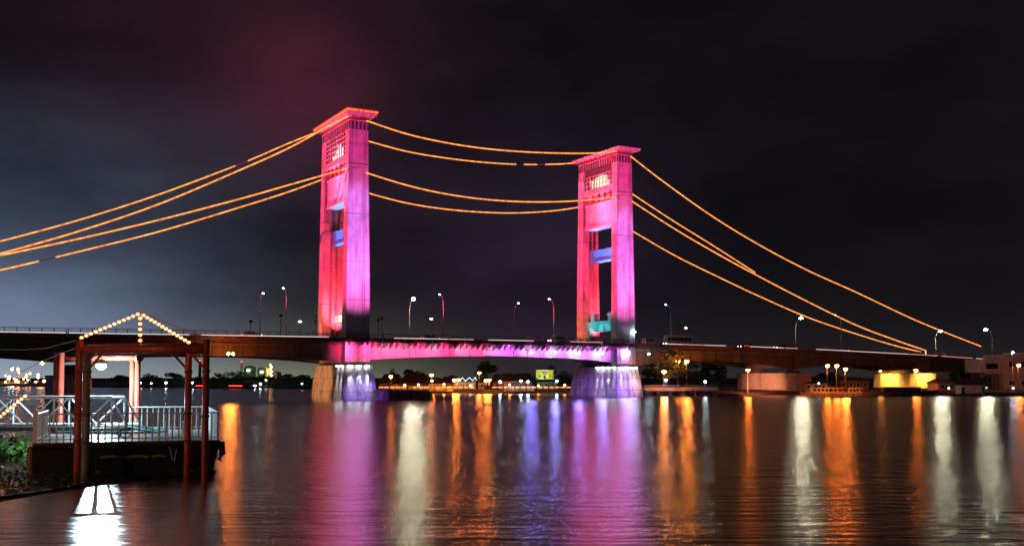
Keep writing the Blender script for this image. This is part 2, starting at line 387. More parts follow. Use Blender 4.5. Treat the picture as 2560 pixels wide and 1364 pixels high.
span(201.2, 262.0, 3.5, 5.0, M['sidegirder'], 'last brown side span running on to the stair building', strips=[(220, 236)], dimstrips=[(203, 218)])

# ------------------------------------------------------------------ main piers
def main_pier(uc, label, nfront, nside):
    t_ = thing('bridge_pier', label, 'bridge pier', B(uc, 9.5, 0), BR, 'main piers under the towers')
    part('pier_body', MB().frus((-4.5, 4.5, -12.0, 12.0), (-3.5, 3.5, -10.3, 10.3), -1.5, 7.4), M['concrete'], t_)
    part('pier_cap', MB().frus((-3.52, 3.52, -10.32, 10.32), (-3.4, 3.4, -10.2, 10.2), 7.403, 7.75), M['concrete'], t_)
    for v in (-7.6, 7.6):
        part('column', MB().box(-2.6, 2.6, v - 1.4, v + 1.4, 7.753, 8.52), M['sidegirder'], t_)
    r = MB()
    for z in (1.6, 4.7):
        kx, ky = 4.5 - (z + 1.5) / 8.9 * 1.0 + 0.02, 12.0 - (z + 1.5) / 8.9 * 1.7 + 0.02
        r.frus((-kx, kx, -ky, ky), (-kx + 0.012, kx - 0.012, -ky + 0.02, ky - 0.02), z - 0.05, z + 0.05)
    part('joint_band', r, M['stone'], t_)
    lm = None
    spots_ = [(-3.1 + 6.2 * (i + 0.5) / nfront, -10.75, 0) for i in range(nfront)] + [(-3.95, -9.6 + 2.6 * i, 1) for i in range(nside)]
    for x, y, side in spots_:
        h = part('pier_lamp', MB().box(-0.5, 0.5, -0.14, 0.14, 0.1, 0.28), M['black'], t_)
        h.location = (x, y, 7.55); h.rotation_euler = (0, 0, pi / 2 if side else 0)
        part('lamp_lens', MB().tube([(-0.45, 0, 0), (0.45, 0, 0)], 0.13, 8), E['pierlamp'], h)
        nrm = Vector((-1, 0, 0)) if side else Vector((0, -1, 0))
        p = Vector((x, y, 7.45)) + nrm * 0.35
        spot('pier_floodlight', p, p + Vector((0, 0, -6)) + nrm * 0.15, 1.7, (0.95, 0.96, 1.0), 4200, 0.9, 0.25, t_)
    return t_
main_pier(2.4, 'battered concrete pier under the left tower, orange on its left face', 3, 2)
main_pier(78.4, 'battered concrete pier under the right tower, washed violet below white lamps', 4, 4)

# ------------------------------------------------------------------ approach piers on box caissons
def caisson(u, label, z1=5.9, mat='caisson'):
    t_ = thing('bridge_pier', label, 'bridge pier', B(u, 9.5, 0), BR, 'approach piers on box caissons')
    c = MB().box(-0.2, 6.0, -12.4, 13.0, -1.0, z1); part('caisson', c, M[mat], t_)
    part('coping', MB().box(-0.32, 6.12, -12.52, 13.12, z1 + 0.003, z1 + 0.35), M[mat], t_)
    for v in (-8.0, 8.0):
        part('column', MB().frus((1.2, 4.8, v - 1.5, v + 1.5), (1.6, 4.4, v - 1.2, v + 1.2), z1 + 0.353, zd(u) - 6.1), M['sidegirder'], t_)
    return t_
caisson(-61.5, 'bridge pier behind the red mooring piles at far left', 5.0)
caisson(137.4, 'plain box caisson pier glowing orange right of the right tower')
YC = caisson(198.4, 'caisson pier with bright yellow lit wall behind the long boat', 6.0, 'plaster')
for v in (-7.5, 6.0):
    l = part('wall_lamp', MB().box(-0.9, -0.5, v - 0.3, v + 0.3, 6.1, 6.35), M['black'], YC)
    part('lamp_lens', MB().box(-0.85, -0.55, v - 0.25, v + 0.25, 6.04, 6.098), glow('yellow_flood_lens', (1, 0.85, 0.3), 30), l)
    spot('wall_floodlight', (-4.6, v, 6.6), (0.0, v, 3.2), 9.5, (1.0, 0.42, 0.05), 13000, 1.0, 0.3, YC)

# ------------------------------------------------------------------ towers
RED_HALO = bpy.data.materials.new('red_light_halo'); RED_HALO.use_nodes = True; t = RED_HALO.node_tree; t.nodes.clear()  # red halo round the roof lights, put in as a see-through glowing tube
e_ = t.nodes.new('ShaderNodeEmission'); e_.inputs[0].default_value = (1.0, 0.025, 0.02, 1); e_.inputs[1].default_value = 0.9
tr_ = t.nodes.new('ShaderNodeBsdfTransparent'); mm_ = t.nodes.new('ShaderNodeMixShader'); mm_.inputs[0].default_value = 0.4
o_ = t.nodes.new('ShaderNodeOutputMaterial'); t.links.new(tr_.outputs[0], mm_.inputs[1]); t.links.new(e_.outputs[0], mm_.inputs[2]); t.links.new(mm_.outputs[0], o_.inputs[0])
def tower(uc, label, wtop, gantry, edge, room):
    t_ = thing('bridge_tower', label, 'bridge tower', B(uc, 0, 0), BR, 'twin towers of the lift bridge')
    for v0, v1 in ((0.0, 2.4), (16.6, 19.0)):
        o0, o1 = (0.30, 0.0) if v0 == 0 else (0.0, 0.30)
        lg = part('leg', MB().frus((-0.65, 5.45, v0 - o0, v1 + o1), (0, 4.8, v0, v1), 8.53, 62.9), M['tower'], t_)
        for z, h in ((59.4, 0.14), (54.6, 0.35), (53.9, 0.12), (42.9, 0.22), (31.8, 0.16), (22.8, 0.16)):
            k_ = 0.65 * (62.9 - z) / 54.37; q = o0 * (62.9 - z) / 54.37; q2 = o1 * (62.9 - z) / 54.37
            part('joint_band', MB().box(-k_ - 0.06, 4.8 + k_ + 0.06, v0 - q - 0.06, v1 + q2 + 0.06, z, z + h), M['steel'], lg)
        ed = MB()
        vo = v0 - o0 - 0.07 if v0 == 0 else v1 + o1 + 0.07; vt = v0 - 0.07 if v0 == 0 else v1 + 0.07
        ed.tube([(-0.55, vo, 19), (0.08, vt, 62.5)], 0.06, 5); ed.tube([(5.35, vo, 19), (4.72, vt, 62.5)], 0.06, 5)
        for i in range(26):
            z = 20 + i * 1.65; kk = (62.9 - z) / 54.37
            ed.box(4.8 + 0.65 * kk - 0.25, 4.8 + 0.65 * kk + 0.14, (vo * kk + vt * (1 - kk)) - 0.1, (vo * kk + vt * (1 - kk)) + 0.05, z, z + 0.09)
        part('cable_conduit', ed, M['steel'], lg)
        if v0 == 0:
            ld = MB()
            yk = lambda z: -0.30 * (62.9 - z) / 54.37 - 0.22
            for x in (3.55, 4.0): ld.tube([(x, yk(15), 15), (x, yk(62), 62)], 0.05, 5)
            for i in range(78): z = 15.2 + i * 0.6; ld.box(3.6, 3.95, yk(z) - .03, yk(z) + .03, z, z + .05)
            part('ladder', ld, M['steel'], lg)
        gy = (2.403, 2.75) if v0 == 0 else (16.25, 16.597)
        part('guide_rail', MB().box(1.55, 1.95, gy[0], gy[1], 14.3, 46.2).box(3.0, 3.3, gy[0], gy[1], 14.3, 46.2), M['steel'], lg)
    # top block
    part('head_wall', MB().box(0.9, 4.75, 2.403, 16.597, 53.2, 62.9), M['panel'], t_)
    part('louvre_band', MB().box(0.02, 4.78, 0.02, 18.98, 62.903, 64.85), M['towerdark'], t_)
    lv = MB()
    for i in range(17): lv.box(-0.06, 0.015, 0.2 + i * 1.15, 0.34 + i * 1.15, 63.0, 64.8)
    for i in range(5): lv.box(0.35 + i * 0.98, 0.48 + i * 0.98, -0.06, 0.015, 63.0, 64.8)
    lv.box(-0.08, 4.88, -0.08, 19.08, 64.853, 65.05)
    part('louvre_frame', lv, M['tower'], t_)
    wb = part('window_back', MB().box(0.62, 0.88, 2.42, 16.58, 57.4, 62.85), M['towerdark'], t_)
    fr_ = MB(); nv, nzr = 9, (5 if wtop > 62 else 3)
    for i in range(nv + 1):
        v = 2.5 + 14.0 * i / nv; fr_.box(0.10, 0.34, v - 0.09, v + 0.09, 57.2, wtop + .07)
    for j in range(nzr + 1):
        z = 57.25 + (wtop - 57.25) * j / nzr; fr_.box(0.12, 0.32, 2.405, 16.595, z - 0.07, z + 0.07)
    part('window_frame', fr_, M['tower'], t_)
    rm = MB()
    for i, (a, b, za, zb_) in enumerate(room[1]): rm.box(0.50, 0.60, a, b, za, zb_)
    part('lit_window', rm, room[0], t_)
    part('ledge', MB().frus((-0.35, 0.85, 2.41, 16.59), (-0.1, 0.85, 2.41, 16.59), 55.6, 57.15), M['tower'], t_)
    sl = MB().box(0.4, 0.89, 2.42, 16.58, 53.25, 53.6)
    for i in range(5): sl.box(0.2, 0.6, 3.5 + i * 2.9, 3.75 + i * 2.9, 53.603, 55.58)
    sl.bar((0.35, 3.0, 55.3), (0.35, 15.5, 53.9), 0.25)
    part('machinery_gallery', sl, M['carred'], t_)
    cw = part('counterweight', MB().box(0.45, 3.9, 2.9, 16.1, 46.2, 53.0), M['panel'], t_)
    rb_ = MB()
    for i in range(12): rb_.box(0.36, 0.447, 3.1 + i * 1.12, 3.22 + i * 1.12, 46.6, 52.7)
    rb_.box(0.25, 0.448, 2.9, 16.1, 52.75, 53.15); rb_.box(0.15, 0.448, 2.9, 16.1, 46.1, 46.5)
    part('rib', rb_, M['panel'], cw)
    cb = part('crossbeam', MB().box(1.9, 3.7, 2.41, 16.59, 37.4, 40.2), M['beam'], t_)
    part('flange', MB().box(1.6, 4.0, 2.42, 16.58, 37.0, 37.397).box(1.7, 3.9, 2.42, 16.58, 40.203, 40.45), M['beam'], cb)
    # roof plate with a recessed neck
    part('roof_neck', MB().box(0.9, 3.9, 1.2, 17.8, 65.053, 65.9), M['carred'], t_)
    rf = part('roof', MB().frus((-1.1, 5.9, -2.35, 21.35), (-1.3, 6.1, -2.55, 21.55), 65.903, 66.55), M['tower'], t_)
    if edge:
        for a, b in ((-2.4, 0.2), (0.5, 4.6), (4.9, 9.5), (9.8, 13.4), (13.7, 21.4)):
            part('roof_light', MB().tube([(-1.35, a, 66.75), (-1.35, b, 66.75)], 0.2, 6), E['redrope'], rf)
        for a, b in ((-1.2, 1.1), (1.5, 2.3), (2.7, 3.9), (4.2, 4.9), (5.2, 6.1)):
            part('roof_light', MB().tube([(a, -2.6, 66.75), (b, -2.6, 66.75)], 0.2, 6), E['redrope'], rf)
        part('light_halo', MB().tube([(-1.38, -2.5, 66.75), (-1.38, 21.4, 66.75)], 0.42, 8).tube([(-1.2, -2.63, 66.75), (6.1, -2.63, 66.75)], 0.42, 8), RED_HALO, rf)
        ln = MB().box(0.5, 4.3, 1, 18, 66.553, 67.1); part('roof_box', ln, M['steel'], rf)
    if gantry:
        g = part('gantry', MB().box(0.6, 2.6, 2.41, 16.59, 17.6, 20.4), M['teal'], t_)
        part('post', MB().box(0.7, 2.4, 14.6, 16.58, 14.1, 17.597), M['teal'], g)
        for v in (5.0, 13.4):
            part('winch_house', MB().box(0.8, 2.4, v - 0.9, v + 0.9, 20.403, 22.6).box(0.6, 2.6, v - 1.1, v + 1.1, 21.9, 22.1), M['teal'], g)
    else:
        s = part('sign_box', MB().box(1.2, 1.7, 2.8, 12.4, 17.9, 19.9), M['white'], t_)
        for (a, b), e_ in (((3.0, 5.4), E['signy']), ((6.0, 9.2), E['signw']), ((9.6, 12.3), E['signp'])):
            part('sign_panel', MB().box(1.12, 1.197, a, b, 18.05, 19.75), e_, s)
        part('sign_post', MB().box(1.3, 1.6, 6.6, 6.9, 13.9, 17.897), M['steel'], t_)
        part('control_box', MB().box(1.2, 2.4, 3.6, 5.4, 19.903, 22.2), M['lampmetal'], t_)
        part('door', MB().box(0.4, 0.46, 3.4, 4.6, 13.9, 16.2), M['teal'], t_)
    return t_
LT = tower(0.0, 'left pink tower with glowing red lights round its flat roof', 62.75, False, True,
           (E['winw'], [(5.0, 7.0, 57.5, 59.4), (7.2, 8.6, 57.5, 60.6), (8.8, 10.2, 57.5, 59.6), (10.6, 12.4, 57.5, 58.5)]))
RT = tower(76.0, 'right pink tower with unlit roof and teal gantry at its foot', 60.9, True, False,
           (E['winy'], [(4.2, 5.2, 57.5, 58.9), (5.6, 7.0, 57.5, 60.3), (7.2, 8.5, 57.4, 60.6), (8.7, 10.0, 57.4, 60.4), (10.3, 11.4, 57.6, 60.2), (12.0, 13.0, 57.6, 59.6)]))

# ------------------------------------------------------------------ floodlighting of the bridge (projectors on the near banks, out of frame)
RAD = 1.0
def flood(base, tgt, rad, col, p, blend=0.35): return spot('floodlight', base, tgt, rad, col, p * 1e6, blend, 0.6)
for u0, sh in ((0.0, -280), (76.0, -290)):
    src = B(u0 + 2.4, sh, 7.0)
    flood(src, B(u0 + 2.4, 0, 37), 15.0, (0.46, 0.22, 1.0), 4.4, 0.7)
    flood(src, B(u0 + 2.4, 0, 45), 25.0, (0.90, 0.05, 0.42), 2.5, 0.14)
    flood(src, B(u0 + 2.4, 0, 27), 8.0, (1.0, 0.20, 0.72), 3.6, 0.55)
    src = B(u0 - 190, -26 if u0 < 1 else -62, 9.0)
    flood(src, B(u0, 9, 46), 27.0, (1.0, 0.035, 0.15), 3.6, 0.25)
    flood(src, B(u0, 4, 50), 8.0, (0.70, 0.40, 1.0), 1.3, 0.9)
    spot('floodlight', B(u0 - 30, 9, 15.5), B(u0 - 0.5, 9, 66), 12, (1.0, 0.10, 0.14), 2.2e5, 0.6, 0.4)
    # red up-lights on the footway inside the portal
    for v, pw in ((13.0, 9e3), (6.0, 4e3)):
        l = bpy.data.objects.get('none')
        spot('floodlight', B(u0 + 4.2, v, 14.4), B(u0 + 2.4, 16.6, 30), 16, (1.0, 0.03, 0.06), pw * 7, 0.8, 0.3)
    spot('floodlight', B(u0 - 8.0, 12.5, 15.2), B(u0 - .3, 17.6, 20), 7, (1.0, 0.13, 0.06), 9e3, 0.8, 0.3)
    spot('floodlight', B(u0 - 6.0, 6.0, 15.2), B(u0 + 1.9, 8.2, 38.8), 6.5, (0.07, 0.36, 1.0), 1.5e5, 0.7, 0.3)
for v_ in (4.5, 8.5, 12.5): spot('floodlight', B(72.5, v_, 16.0), B(76.6, v_ + .6, 19.3), 2.6, (0.30, 0.95, 1.0), 1500, 0.8, 0.3)
flood(B(90, -30, 2), B(137.3, 9.7, 3.0), 8.5, (1.0, 0.30, 0.14), 0.33, 0.9)
flood(B(-120, -30, 3), B(2.4 - 4.5, 13, 3.2), 8.0, (1.0, 0.36, 0.12), 0.75, 0.5)
flood(B(-28, -140, 3), B(3.0, -2, 1.0), 5.5, (0.30, 0.10, 1.0), 0.9, 0.8)
flood(B(30, -140, 3), B(75.0, 0, 1.0), 7.5, (0.34, 0.10, 1.0), 1.8, 0.8)

# girder flood arms, hung off the parapet of the lift span
ARMS = [(957, 0), (1012, 0), (1081, 0), (1162, 0), (1227, 0), (1327, 1), (1387, 1), (1447, 1), (1505, 1), (1570, 1)]
AL = ['first', 'second', 'third', 'fourth', 'fifth']
for i, (px, on) in enumerate(ARMS):
    q = bray(px, 870, -3.2); u, z = q.x, zd(q.x)
    a = thing('projector_lamp', ('bright white floodlight on a bent arm before the lift span, %s from the left' if on else 'dim pale floodlight on a bent arm before the pink lift span, %s from the left') % AL[i % 5], 'floodlight', B(u, -1.4, z + 1.0), BR, 'floodlight arms along the lift span')
    zl = -3.6 if on else -3.2
    part('arm', MB().tube([(0, -0.08, 0.2), (0, -0.9, 0.2), (0, -1.7, -0.2), (0, -1.8, zl + 0.3)], 0.06, 6), M['lampmetal'], a)
    part('lamp_housing', MB().box(-0.3, 0.3, -1.98, -1.74, zl - 0.2, zl + 0.28), M['black'], a)
    part('lamp_lens', MB().ball((0, -2.05, zl), 0.27 if on else 0.16, 8, 6, (1, 0.3, 1)), E['arm'] if on else E['armdim'], a)
    spot('girder_floodlight', (0.35, -1.6, zl), (1.6, 2.6, zl), 3.4 if on else 3.0, (1.0, 0.95, 1.0) if on else (1.0, 0.55, 0.66), 1500 if on else 700, 0.85, 0.2, a)
for i in range(14):
    u = -0.2 + i * 5.95; f = i / 13.0
    c = (1.0, 0.045, 0.20) if f < 0.5 else (0.62 + 0.3 * (1 - f), 0.12, 0.85)
    spot('girder_floodlight', B(u, -4.2, zd(u) - 2.2), B(u, 1.2, zd(u) - 3.0), 5.2, c, 5600 if f < 0.55 else 4200, 0.9, 0.4)

# ------------------------------------------------------------------ light cables
t = E['rope'].node_tree; e_ = [n for n in t.nodes if n.type == 'EMISSION'][0]
n_ = t.nodes.new('ShaderNodeTexNoise'); n_.inputs['Scale'].default_value = 0.9; n_.inputs['Detail'].default_value = 3; c_ = t.nodes.new('ShaderNodeTexCoord'); t.links.new(c_.outputs['Object'], n_.inputs['Vector'])
r_ = t.nodes.new('ShaderNodeMapRange'); r_.inputs['From Min'].default_value = .3; r_.inputs['From Max'].default_value = .7; r_.inputs['To Min'].default_value = 0.9; r_.inputs['To Max'].default_value = 4.2
t.links.new(n_.outputs[0], r_.inputs['Value']); t.links.new(r_.outputs[0], e_.inputs[1])
ROPE_HALO = bpy.data.materials.new('rope_light_halo'); ROPE_HALO.use_nodes = True; t = ROPE_HALO.node_tree; t.nodes.clear()  # orange halo of the rope lights, drawn as a see-through glowing skin
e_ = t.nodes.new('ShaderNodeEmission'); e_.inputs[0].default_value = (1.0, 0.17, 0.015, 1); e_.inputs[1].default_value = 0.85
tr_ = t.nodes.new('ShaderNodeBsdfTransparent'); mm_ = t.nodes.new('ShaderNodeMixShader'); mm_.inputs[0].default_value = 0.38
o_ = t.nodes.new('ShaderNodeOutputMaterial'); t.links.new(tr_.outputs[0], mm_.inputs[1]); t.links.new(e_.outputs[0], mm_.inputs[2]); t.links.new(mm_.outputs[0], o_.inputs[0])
def cable(label, v, pts, gaps=(), vis=None):
    ctl = [bray(px, py, v) for px, py in pts]
    # monotone sampling through the control points by Catmull-Rom
    out = []
    for i in range(len(ctl) - 1):
        p0, p1, p2, p3 = ctl[max(i - 1, 0)], ctl[i], ctl[i + 1], ctl[min(i + 2, len(ctl) - 1)]
        for j in range(10):
            s = j / 10.0
            out.append(0.5 * ((2 * p1) + (p2 - p0) * s + (2 * p0 - 5 * p1 + 4 * p2 - p3) * s * s + (3 * p1 - p0 - 3 * p2 + p3) * s ** 3))
    out.append(ctl[-1])
    t_ = thing('light_cable', label, 'lit cable', B(ctl[0].x, v, ctl[0].z), BR, 'cables carrying orange rope lights')
    org = ctl[0]; loc = [p - org for p in out]
    part('steel_cable', MB().tube(loc, 0.07, 5), M['steel'], t_)
    segs, cur = [], []
    for i, p in enumerate(loc):
        pxs = None
        if any(a <= i / (len(loc) - 1) <= b for a, b in gaps):
            if len(cur) > 1: segs.append(cur)
            cur = []
        else: cur.append(p)
    if len(cur) > 1: segs.append(cur)
    for sg in segs:
        rl_ = part('rope_light', MB().tube(sg, 0.105, 7), E['rope'], t_)
        part('rope_halo', MB().tube(sg, 0.24, 9), ROPE_HALO, rl_)
nr, fa = -0.35, 19.35
cable('near upper orange cable sweeping from the left tower down past the left edge', nr, [(869, 291), (808, 323), (720, 371), (600, 425), (400, 509), (200, 577), (0, 634), (-160, 676)])
cable('far upper orange cable sweeping from the left tower, topmost at the left edge', fa, [(806, 325), (720, 359), (605, 408), (400, 485), (200, 549), (0, 603), (-160, 642)], gaps=[(0.325, 0.337)])
cable('near lower orange cable hung from the left tower counterweight to the left edge', nr, [(866, 421), (808, 438), (720, 463), (600, 497), (400, 549), (200, 596), (0, 638), (-160, 668)])
cable('far lower orange cable left of the left tower, lowest at the left edge', fa, [(818, 444), (720, 480), (600, 518), (400, 578), (200, 628), (0, 675), (-160, 706)], gaps=[(0.72, 0.735)])
cable('topmost orange cable sagging between the two towers', nr, [(917, 302), (1010, 333), (1100, 354), (1200, 370), (1300, 379), (1400, 383), (1480, 383), (1541, 378)])
cable('second orange cable down between the two towers, ending under the right roof', fa, [(914, 351), (1010, 377), (1100, 393), (1200, 405), (1300, 411), (1400, 410), (1452, 405)], gaps=[(0.655, 0.67), (0.735, 0.75)])
cable('third orange cable down between the two towers', nr, [(916, 432), (1010, 461), (1100, 482), (1200, 497), (1300, 504), (1400, 504), (1480, 499), (1541, 491)])
cable('lowest orange cable sagging between the two towers', fa, [(914, 481), (1010, 506), (1100, 521), (1200, 530), (1300, 532), (1400, 525), (1482, 511)])
cable('uppermost orange cable sweeping from the right tower down to the right', nr, [(1577, 391), (1660, 455), (1780, 540), (1900, 613), (2020, 676), (2140, 730), (2280, 796), (2380, 837), (2452, 865)])
cable('short orange cable from the right tower fading out halfway down', fa, [(1581, 485), (1680, 550), (1780, 612), (1888, 681)])
cable('middle orange cable from the right tower down to a low anchor post', nr, [(1580, 503), (1690, 574), (1800, 638), (1900, 692), (2020, 754), (2140, 812), (2240, 850), (2313, 875)])
cable('lowest orange cable descending from the right tower to the parapet', fa, [(1582, 578), (1690, 640), (1800, 694), (1900, 741), (2020, 793), (2140, 834), (2240, 864), (2302, 879)])

# ------------------------------------------------------------------ street lamps on the bridge
def street_lamp(u, v, lit, label, h=11.2, arm=1.9, r=0.5):
    t_ = thing('street_lamp', label, 'street lamp', B(u, v, zd(u) + 0.18), BR, 'street lamps on the bridge')
    s = 1 if v < 5 else -1
    pts = [(0, 0, 0), (0, 0, h * 0.45), (0, 0, h * 0.78), (0, s * 0.25 * arm, h * 0.90), (0, s * 0.6 * arm, h * 0.97), (0, s * arm, h)]
    part('pole', MB().tube(pts, [0.14, 0.12, 0.10, 0.09, 0.08, 0.07], 8), M['lampmetal'], t_, True)
    part('lamp_head', MB().ball((0, s * (arm + 0.35), h + 0.06), 0.5, 8, 6, (0.45, 1, 0.25)), M['lampmetal'], t_, True)
    part('lamp_lens', MB().ball((0, s * (arm + 0.4), h - 0.12), r if lit == 2 else 0.24, 8, 6, (1, 1, 0.7)), E['street'] if lit == 2 else E['streetdim'], t_, True)
street_lamp(-14.8, -1.0, 1, 'curved lamp on the near footway left of the left tower, taller of the pair')
street_lamp(-14.8, 20.0, 1, 'curved lamp on the far footway left of the left tower, left of the pair')
street_lamp(24.4, 20.0, 2, 'brightly burning lamp over the lift span right of the left tower')
street_lamp(24.0, -1.0, 1, 'dim curved lamp just right of the brightly burning lift span lamp')
street_lamp(55.5, 20.0, 1, 'curved lamp near the middle of the lift span, bent to the right')
street_lamp(55.3, -1.0, 1, 'curved lamp above the white van, bent to the left')
street_lamp(93.0, -1.0, 1, 'curved lamp just right of the right tower')
street_lamp(160.0, 20.0, 2, 'burning lamp above the plain caisson, crossed by the low cables')
street_lamp(158.0, -1.0, 1, 'unlit lamp pole right of the burning lamp above the plain caisson')
street_lamp(227.0, 20.0, 2, 'burning lamp near the foot of the cables at right, left of the last two', 10.5)
street_lamp(229.0, -1.0, 2, 'rightmost burning lamp on the bridge', 10.5)
def short_lamp(px, py, v, label, mat):
    q = bray(px, py, v); z0 = zd(q.x) + 0.18
    t_ = thing('footway_lamp', label, 'lamp', B(q.x, v, z0), BR, 'short lamps on the bridge')
    h = q.z - z0
    part('pole', MB().tube([(0, 0, 0), (0, 0, h)], 0.06, 6), M['black'], t_)
    part('lamp_lens', MB().ball((-0.2, 0, h + 0.05), 0.34, 8, 6, (1.3, 1, 0.6)), mat, t_)
short_lamp(752, 804, 20.0, 'short white lamp just left of the left tower', E['head'])
short_lamp(1080, 797, 20.0, 'short white lamp below and right of the burning lift span lamp', E['head'])
short_lamp(1716, 820, 20.0, 'small rosy white lamp right of the right tower', E['head'])
for px, py, lab in ((702, 785, 'dark sign post standing beside the near curved lamp'), (627, 800, 'faint dark sign post left of the curved lamp pair'), (946, 797, 'dark sign post just right of the left tower, left of two'), (955, 792, 'dark sign post just right of the left tower, right of two')):
    q = bray(px, py, 20.0); z0 = zd(q.x) + 0.18
    t_ = thing('sign_post', lab, 'sign post', B(q.x, 20.0, z0), BR, 'sign posts on the bridge')
    part('post', MB().tube([(0, 0, 0), (0, 0, q.z - z0)], 0.09, 6), M['black'], t_); part('sign_plate', MB().box(-0.45, 0.45, -0.14, -0.095, q.z - z0 - 0.6, q.z - z0), M['black'], t_)
a = thing('anchor_post', 'orange lit anchor post at the foot of the middle right cable', 'post', B(*bray(2313, 880, -0.35)), BR)
part('post', MB().box(-0.15, 0.15, -0.15, 0.15, -1.2, 0.55), M['steel'], a); part('rope_light', MB().box(-0.2, 0.2, -0.24, -0.153, -0.6, 0.6), E['rope'], a)

# ------------------------------------------------------------------ traffic on the bridge, standing
def vehicle(px, v, kind, mat, label, cat, flip=False):
    q = bray(px, 850, v); u = q.x; z = zd(u)
    t_ = thing(kind, label, cat, B(u, v, z), BR + (pi if flip else 0), 'vehicles on the bridge')
    Lh, H = {'van': (2.2, 1.9), 'car': (2.1, 1.42), 'bus': (4.6, 3.0)}[kind]
    if kind == 'car': prof = [(-Lh, .3), (Lh, .3), (Lh, .75), (1.1, .9), (.5, H), (-1.1, H), (-1.8, .95), (-Lh, .85)]
    elif kind == 'van': prof = [(-Lh, .35), (Lh, .35), (Lh, .85), (1.5, 1.05), (1.0, H), (-2.0, H), (-Lh, 1.2)]
    else: prof = [(-Lh, .4), (Lh, .4), (Lh, 1.4), (Lh - .25, H), (-Lh + .1, H), (-Lh, 1.4)]
    part('body', MB().prism(prof, -0.85, 0.85), mat, t_)
    zw0, zw1 = (1.0, 1.3) if kind == 'car' else (1.15, 1.65) if kind == 'van' else (1.5, 2.4)
    n = {'car': 2, 'van': 3, 'bus': 6}[kind]; x0, x1 = (-1.2, .6) if kind == 'car' else (-1.9, .9) if kind == 'van' else (-4.2, 4.2)
    for i in range(n):
        a, b = x0 + (x1 - x0) * i / n + .06, x0 + (x1 - x0) * (i + 1) / n - .06
        for y in (-0.865, 0.853): part('window', MB().box(a, b, y, y + 0.012, zw0, zw1), M['darkwin'], t_)
    for x in (-Lh * .62, Lh * .62):
        for y in (-0.92, 0.72): part('wheel', MB().tube([(x, y, .33), (x, y + .2, .33)], 0.33, 12), M['rubber'], t_)
    for y in (-0.6, 0.6):
        part('headlight', MB().ball((Lh + .01, y, .68), 0.13, 8, 5), E['head'], t_); part('tail_light', MB().box(-Lh - .03, -Lh - .002, y - .14, y + .14, .68, .86), E['brake'], t_)
vehicle(1392, 3.5, 'van', M['vanwhite'], 'white minivan on the lift span left of the right tower', 'van', True)
vehicle(1625, 3.5, 'van', M['vanwhite'], 'pale van on the bridge just right of the right tower', 'van')
vehicle(1880, 3.5, 'car', M['carred'], 'red car on the side span, left of two behind each other', 'car')
vehicle(1862, 7.0, 'car', M['cardark'], 'dark car in the middle lane right of the right tower', 'car', True)
vehicle(1952, 3.5, 'car', M['cardark'], 'dark car with bright headlights beside the lamp above the caisson', 'car', True)
vehicle(2130, 3.5, 'car', M['cardark'], 'dark car on the bridge above the row of orange lamps', 'car')
vehicle(1695, 3.5, 'bus', M['vanwhite'], 'long white bus near the small rosy lamp', 'bus', True)
vehicle(2350, 3.5, 'van', M['vanwhite'], 'white van under the left of the last two burning lamps', 'van')
vehicle(628, 3.5, 'car', M['vanwhite'], 'white car left of the curved lamp pair', 'car')
vehicle(1075, 3.5, 'car', M['cardark'], 'dark car on the lift span below the burning lamp', 'car')
rs = bray(789, 800, -0.9)
t_ = thing('road_sign', 'round white road sign on the left edge of the left tower', 'road sign', B(rs.x, -0.9, zd(rs.x) + 0.18), BR)
part('post', MB().tube([(0, 0, 0), (0, 0, 4.0)], 0.06, 6), M['steel'], t_)
part('sign_disc', MB().tube([(0, -0.14, 3.7), (0, -0.07, 3.7)], 0.5, 16), M['white'], t_); part('sign_disc', MB().tube([(0, -0.14, 4.7), (0, -0.07, 4.7)], 0.3, 16), M['white'], t_)

# ================================================================== FOREGROUND LANDING STAGE
DP = 51.0
x0, x1 = gx(85, DP), gx(553, DP)
y0p, y1p, zt = DP, 63.0, 1.55
Pl, Pr = Vector((gx(85, 50.0), 50.0, 0)), Vector((gx(553, 52.8), 52.8, 0))
PR = atan2(Pr.y - Pl.y, Pr.x - Pl.x); PC = (Pl + Pr) / 2; hw = (Pr - Pl).length / 2
def P(x, y, z=0): return Vector((PC.x + x * cos(PR) - y * sin(PR), PC.y + x * sin(PR) + y * cos(PR), z))
pon = thing('pontoon', 'dark steel pontoon with white railing moored at left', 'pontoon', PC, PR)
hp = MB()
hp.frus((-hw + .1, hw - .45, 0.3, 12.0), (-hw, hw, 0, 12.0), -0.6, zt); part('hull', hp, M['hull'], pon)
part('deck_plate', MB().box(-hw + .03, hw - .03, 0.03, 11.97, zt + 0.003, zt + 0.06), M['pdeck'], pon)
rbm = MB().tube([(-hw + .05, -0.1, zt - 0.12), (hw - .1, -0.1, zt - 0.12)], 0.13, 8); part('rubbing_strake', rbm, M['rubber'], pon)
for a, b in ((-1.3, -0.2), (-0.15, 0.9), (1.1, 1.75)):
    part('fender', MB().tube([(a, -0.16, 0.85), ((a + b) / 2, -0.2, 0.9), (b, -0.16, 0.84)], 0.07, 6), M['greypipe'], pon)
part('bow_fender', MB().tube([(hw + 0.05, 0.1, zt - .05), (hw + 0.12, 0.1, 0.9), (hw - 0.05, 0.1, 0.55)], 0.17, 8), M['rubber'], pon)
